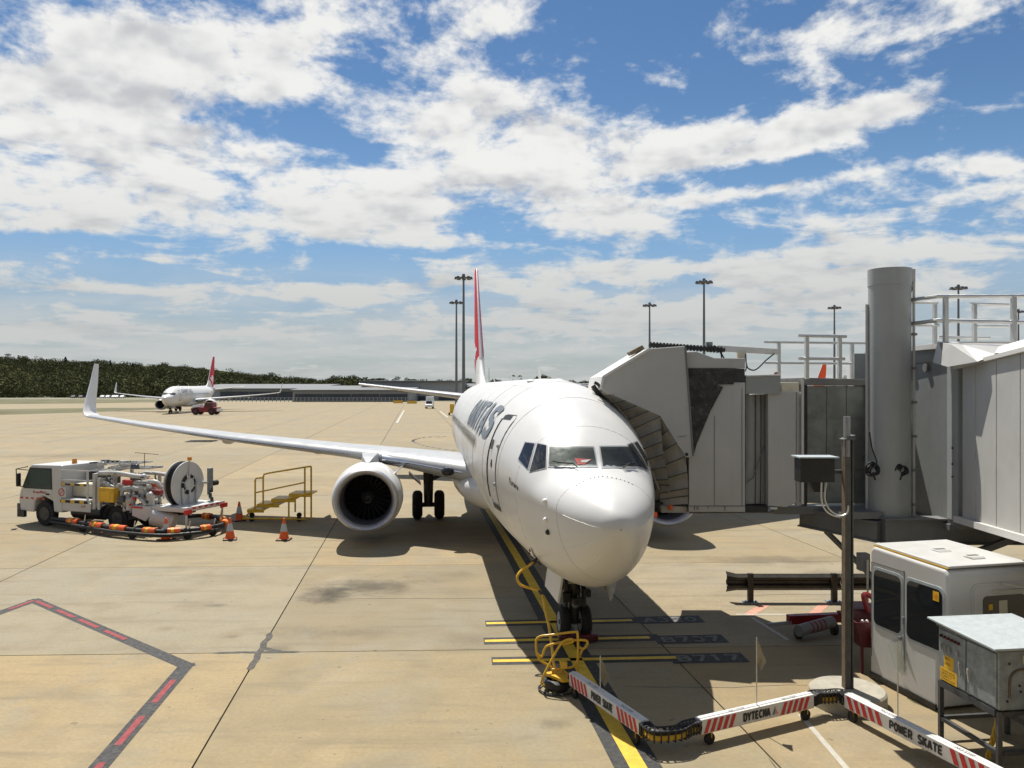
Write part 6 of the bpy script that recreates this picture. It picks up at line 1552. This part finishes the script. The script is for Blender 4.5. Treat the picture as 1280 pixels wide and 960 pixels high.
for (s0, s1) in (w1, w2):
    wpane(rrect(s0 - .05, s1 + .05, .95, 2.02, .12), 'window_frame', 'galvtop', .001, .008); wpane(rrect(s0, s1, 1.0, 1.97, .10), 'side_window', 'glass', .010, .006)
for k in range(0): MB().bar(cw3(.20 + k * .065, -.0175, 1.1), cw3(.20 + k * .065, -.0175, 1.9), .010, .002).build('blind_fold', 'black', bd)
MB().prism([cw3(s, -.018, z) for s, z in ((LC - .33, 1.78), (LC - .20, 1.78), (LC - .20, 1.93), (LC - .33, 1.93))], -nr * .003).build('yellow_sticker', 'ylabel', bd)
MB().prism([cw3(s, -.0215, z) for s, z in ((LC - .29, 1.83), (LC - .24, 1.83), (LC - .24, 1.88), (LC - .29, 1.88))], -nr * .002).build('sticker_print', 'oran2', bd)
MB().bar(cw3(.875, -.003, .4), cw3(.875, -.003, 2.1), .012, .006).build('door_gap', 'ink', bd); MB().bar(cw3(.06, -.003, 2.08), cw3(.875, -.003, 2.08), .008, .006).build('door_gap', 'ink', bd); MB().bar(cw3(.05, -.003, .4), cw3(.05, -.003, 2.08), .008, .006).build('door_gap', 'ink', bd)
MB().bar(cw3(.87, -.02, 1.2), cw3(.87, -.02, 1.32), .03, .03).build('hinge', 'galv', bd); MB().box(cw3(.8, -.02, .94), (.06, .05, .05)).build('latch', 'steel', bd)
# front (viewer-facing) window, bevelled into the upper front
def fw3(y, z, o=0): return A0 + dl * (LC - .03 * (z - 1.3) / .94 + o) + nr * y + V((0, 0, z))
MB().prism([fw3(y, z, .001) for y, z in rrect(.42, WC + .0 - .1, 1.35, 2.08, .12)], dl * .01).build('window_frame', 'truckw', bd); MB().prism([fw3(y, z, .012) for y, z in rrect(.46, WC - .14, 1.38, 2.04, .10)], dl * .006).build('front_panel', 'truckw', bd)
MB().prism([fw3(y, z, .02) for y, z in rrect(.62, 1.44, 1.42, 1.88, .08)], dl * .004).build('front_window', 'glass', bd); MB().bar(fw3(.78, 1.96, .022), fw3(1.44, 1.96, .022), .08, .008).build('sun_visor', 'cream', bd); MB().prism([fw3(y, z, .026) for y, z in ((.72, 1.66), (.80, 1.66), (.80, 1.75), (.72, 1.75))], dl * .003).build('yellow_sticker', 'ylabel', bd)
MB().prism([fw3(y, z, .026) for y, z in ((.92, 1.5), (1.08, 1.5), (1.08, 1.8), (.92, 1.8))], dl * .003).build('seat_back', 'cream', bd)
MB().bar(fw3(.95, 2.08, .05), fw3(1.35, 1.99, .06), .02).build('wiper', 'alu', bd)
MB().bar(cw3(.02, -.012, .07), cw3(LC - .27, -.012, .07), .03, .10).build('skirt', 'black', cv)
for s in (.35, 1.35):
    for y in (.18, WC - .18): b = MB(); wheel(b, cw3(s, y, .2), .2, .14, nr); b.build('wheel', 'rubber', cv)
MB().prism([cw3(.55, -.05, .78), cw3(.95, -.10, .95), cw3(.95, -.10, .45), cw3(.78, -.08, .42)], -nr * .02).build('clear_flap', 'plastic', cv)

# ------------------------------------------------------------------ maroon hopper trolley and tow bar in the shade
mp = G(1092, 862)
mt_ = thing('hopper_trolley', (6.45, 14.9, 0), 'maroon open-topped trolley on legs between the steel post and the white cab', 'trolley')
hx, hy = P(1091, 0, 14.9).x, 15.0
HZ0, HZ1 = .48, .95
q = [(-.30, -.3), (.30, -.3), (.30, .35), (-.30, .35)]; q2 = [(-.42, -.36), (.36, -.36), (.42, .45), (-.45, .45)]
for i in range(4):
    j = (i + 1) % 4
    MB().hexa([V((hx + q[i][0], hy + q[i][1], HZ0)), V((hx + q[j][0], hy + q[j][1], HZ0)), V((hx + q[j][0] * .93, hy + q[j][1] * .93, HZ0)), V((hx + q[i][0] * .93, hy + q[i][1] * .93, HZ0)), V((hx + q2[i][0], hy + q2[i][1], HZ1)), V((hx + q2[j][0], hy + q2[j][1], HZ1)), V((hx + q2[j][0] * .94, hy + q2[j][1] * .94, HZ1)), V((hx + q2[i][0] * .94, hy + q2[i][1] * .94, HZ1))]).build('side_panel', 'maroon', mt_)
MB().box((hx, hy, HZ0 + .01), (.56, .6, .02)).build('floor_panel', 'maroon', mt_); MB().box((hx + .12, hy + .75, .75), (.5, .6, .45)).build('rear_bin', 'maroon', mt_, bevel=.02)
for x, y in q: MB().bar((hx + x * .9, hy + y * .9, 0), (hx + x * .9, hy + y * .9, HZ0), .04).build('leg', 'maroon', mt_)
r = random.Random(2)
for k in range(6): MB().sph((hx - .22 + k * .08, hy - .22 + r.uniform(-.05, .05), HZ1 - .03), .035, 7).build('chain_piece', 'alu', mt_)
MB().tube(smooth_path([(hx + .1, hy + .3, .95), (hx + .05, hy + .4, 1.25), (hx + .22, hy + .4, 1.2), (hx + .25, hy + .2, 1.0)], 5), .05, 8).build('red_hose', 'redp', mt_, True)
MB().box((hx + .32, hy - .05, .98), (.12, .12, .16)).build('black_handle', 'black', mt_, bevel=.02)
tb = thing('tow_bar', G(1010, 798), 'red tow bar with a white cylinder lying in the shade beside the post', 'tow bar')
MB().bar(G(985, 792) + V((0, 0, .3)), G(1075, 788) + V((0, 0, .3)), .16, .18).build('beam', 'redp', tb); MB().cyl(G(998, 804) + V((0, 0, .25)), G(1040, 795) + V((0, 0, .3)), .12, n=16).build('damper', 'greyframe', tb, True)  # white damper coloured dark grey to carry the deep shade
for k in range(4): MB().cyl(lerp(G(998, 804) + V((0, 0, .25)), G(1040, 795) + V((0, 0, .3)), .3 + .12 * k), lerp(G(998, 804) + V((0, 0, .25)), G(1040, 795) + V((0, 0, .3)), .34 + .12 * k), .123, n=16).build('red_band', 'redp', tb, True)
for u, v in ((1000, 800), (1045, 795)): b = MB(); wheel(b, G(u, v) + V((0, .1, .13)), .13, .1, (1, 0, 0)); b.build('wheel', 'rubber', tb)
MB().bar(G(960, 790) + V((0, 0, .15)), G(990, 793) + V((0, 0, .25)), .07).build('tow_eye_arm', 'steel', tb)

# ------------------------------------------------------------------ galvanised switch cabinet on a frame
K0, K1 = V((6.34, 12.05, 0)), V((6.50, 10.83, 0)); kd = (K1 - K0).normalized(); kn = V((-kd.y, kd.x, 0)); kn = kn if kn.x > 0 else -kn
KL = (K1 - K0).length; KW = 1.15
sc_ = thing('switch_cabinet', K1, 'galvanised electrical cabinet with yellow warning labels on a steel frame', 'cabinet', None, 0)
def k3(s, y, z): return K0 + kd * s + kn * y + V((0, 0, z))
box = MB().prism([k3(0, 0, .88), k3(KL, 0, .88), k3(KL, 0, 1.66), k3(0, 0, 1.66)], kn * KW).build('housing', 'galv', sc_, bevel=.01)
MB().prism([k3(-.10, -.12, 1.74), k3(KL + .08, -.12, 1.70), k3(KL + .08, -.12, 1.73), k3(-.10, -.12, 1.77)], kn * (KW + .24)).build('roof', 'galvtop', sc_, bevel=.006)
MB().prism([k3(-.03, -.02, 1.66), k3(KL + .02, -.02, 1.66), k3(KL + .02, -.02, 1.71), k3(-.03, -.02, 1.74)], kn * (KW + .04)).build('roof_frame', 'greyframe', sc_)
for (s0, s1) in ((.03, KL * .50 - .012), (KL * .50 + .012, KL - .03)):
    dd = MB().prism([k3(s0, 0, .91), k3(s1, 0, .91), k3(s1, 0, 1.63), k3(s0, 0, 1.63)], -kn * .022).build('door', 'galv', box, bevel=.006)
    if s0 < .1: left_door = dd
    else: right_door = dd
MB().bar(k3(KL * .5, -.002, .91), k3(KL * .5, -.002, 1.63), .02, .006).build('door_gap', 'ink', box)
for k in range(6): MB().cyl(k3(.10 + k * .075, -.022, 1.545 - k * .002), k3(.10 + k * .075, -.05, 1.545), .022, n=10).build('indicator_button', 'black' if k == 0 else 'maroon', left_door)
for k in range(5):
    if k != 3: MB().bar(k3(.11 + k * .085, -.05, 1.43), k3(.135 + k * .085, -.05, 1.35), .028, .02).build('switch_lever', 'alu', left_door)
for (s, z, par) in ((KL * .5 - .10, 1.25, left_door), (KL * .5 + .08, 1.22, right_door)): MB().box(k3(s, -.035, z), (.05, .04, .09)).build('lock_plate', 'alu', par); MB().bar(k3(s, -.055, z + .02), k3(s + .035, -.06, z - .14), .022).build('handle', 'alu', par)
def klabel(s0, s1, z0, z1, lines, h):
    pl = MB().prism([k3(s0, -.0225, z0), k3(s1, -.0225, z0), k3(s1, -.0225, z1), k3(s0, -.0225, z1)], -kn * .002).build('warning_label', 'ylabel', left_door)
    for i, l in enumerate(lines): text(l, k3(s0 + .02, -.0262, z1 - .055 - i * (z1 - z0 - .03) / len(lines)), kd, (0, 0, 1), 1, 'ink', 'label_lettering', left_door, fit=((s1 - s0 - .04) * (.95 if len(l) > 6 else .7), h))
klabel(.15, .36, 1.10, 1.28, ['400 Hz', 'SUPPLY'], .032); klabel(.07, .43, .90, 1.09, ['WARNING', 'SERVICE', 'SUPPLY', 'WHEN NOT'], .030)
MB().prism([k3(KL + .002, .35, 1.50), k3(KL + .002, .62, 1.50), k3(KL + .002, .62, 1.60), k3(KL + .002, .35, 1.60)], kd * .006).build('name_plate', 'cream', box)
for (y, z) in ((.15, 1.5), (.3, 1.2), (.32, 1.12), (.12, 1.0)): MB().cyl(k3(KL, y, z), k3(KL + .012, y, z), .016, n=8).build('bolt', 'black', box)
MB().tube(smooth_path([k3(KL + .008, .40, 1.42), k3(KL + .008, .25, 1.40), k3(KL + .008, .16, 1.30), k3(KL + .008, .15, 1.05)], 4), .016, 6).build('rust_run', 'rust', box)
MB().cyl(k3(KL + .02, .62, .78), k3(KL + .30, .62, .78), .20, n=24).build('cable_gland', 'black', sc_, True)
for (s, y) in ((.02, .02), (KL - .02, .02), (.02, KW - .05), (KL - .02, KW - .05)): MB().bar(k3(s, y, 0), k3(s, y, .86), .06).build('frame_leg', 'steelframe', sc_)
for y in (.02, KW - .05):
    for z in (.83, .30): MB().bar(k3(.05, y, z), k3(KL - .05, y, z), .055 if z < .5 else .09).build('frame_rail', 'steelframe', sc_)
for s in (.02, KL - .02):
    for z in (.83, .30): MB().bar(k3(s, .06, z), k3(s, KW - .09, z), .055).build('frame_rail', 'steelframe', sc_)
yc = thing('twisted_cable', k3(KL - .3, .3, .3), 'twisted yellow cable hanging from the cabinet to the skate beam', 'cable')
for ph in (0, 2.1, 4.2): MB().tube([k3(KL - .28 - .16 * t, .28 - .10 * t, .86 - .82 * t) + V((.022 * cos(ph + 14 * t), .022 * sin(ph + 14 * t), 0)) for t in [k / 24 for k in range(25)]], .018, 6).build('cable_strand', 'yellow', yc, True)
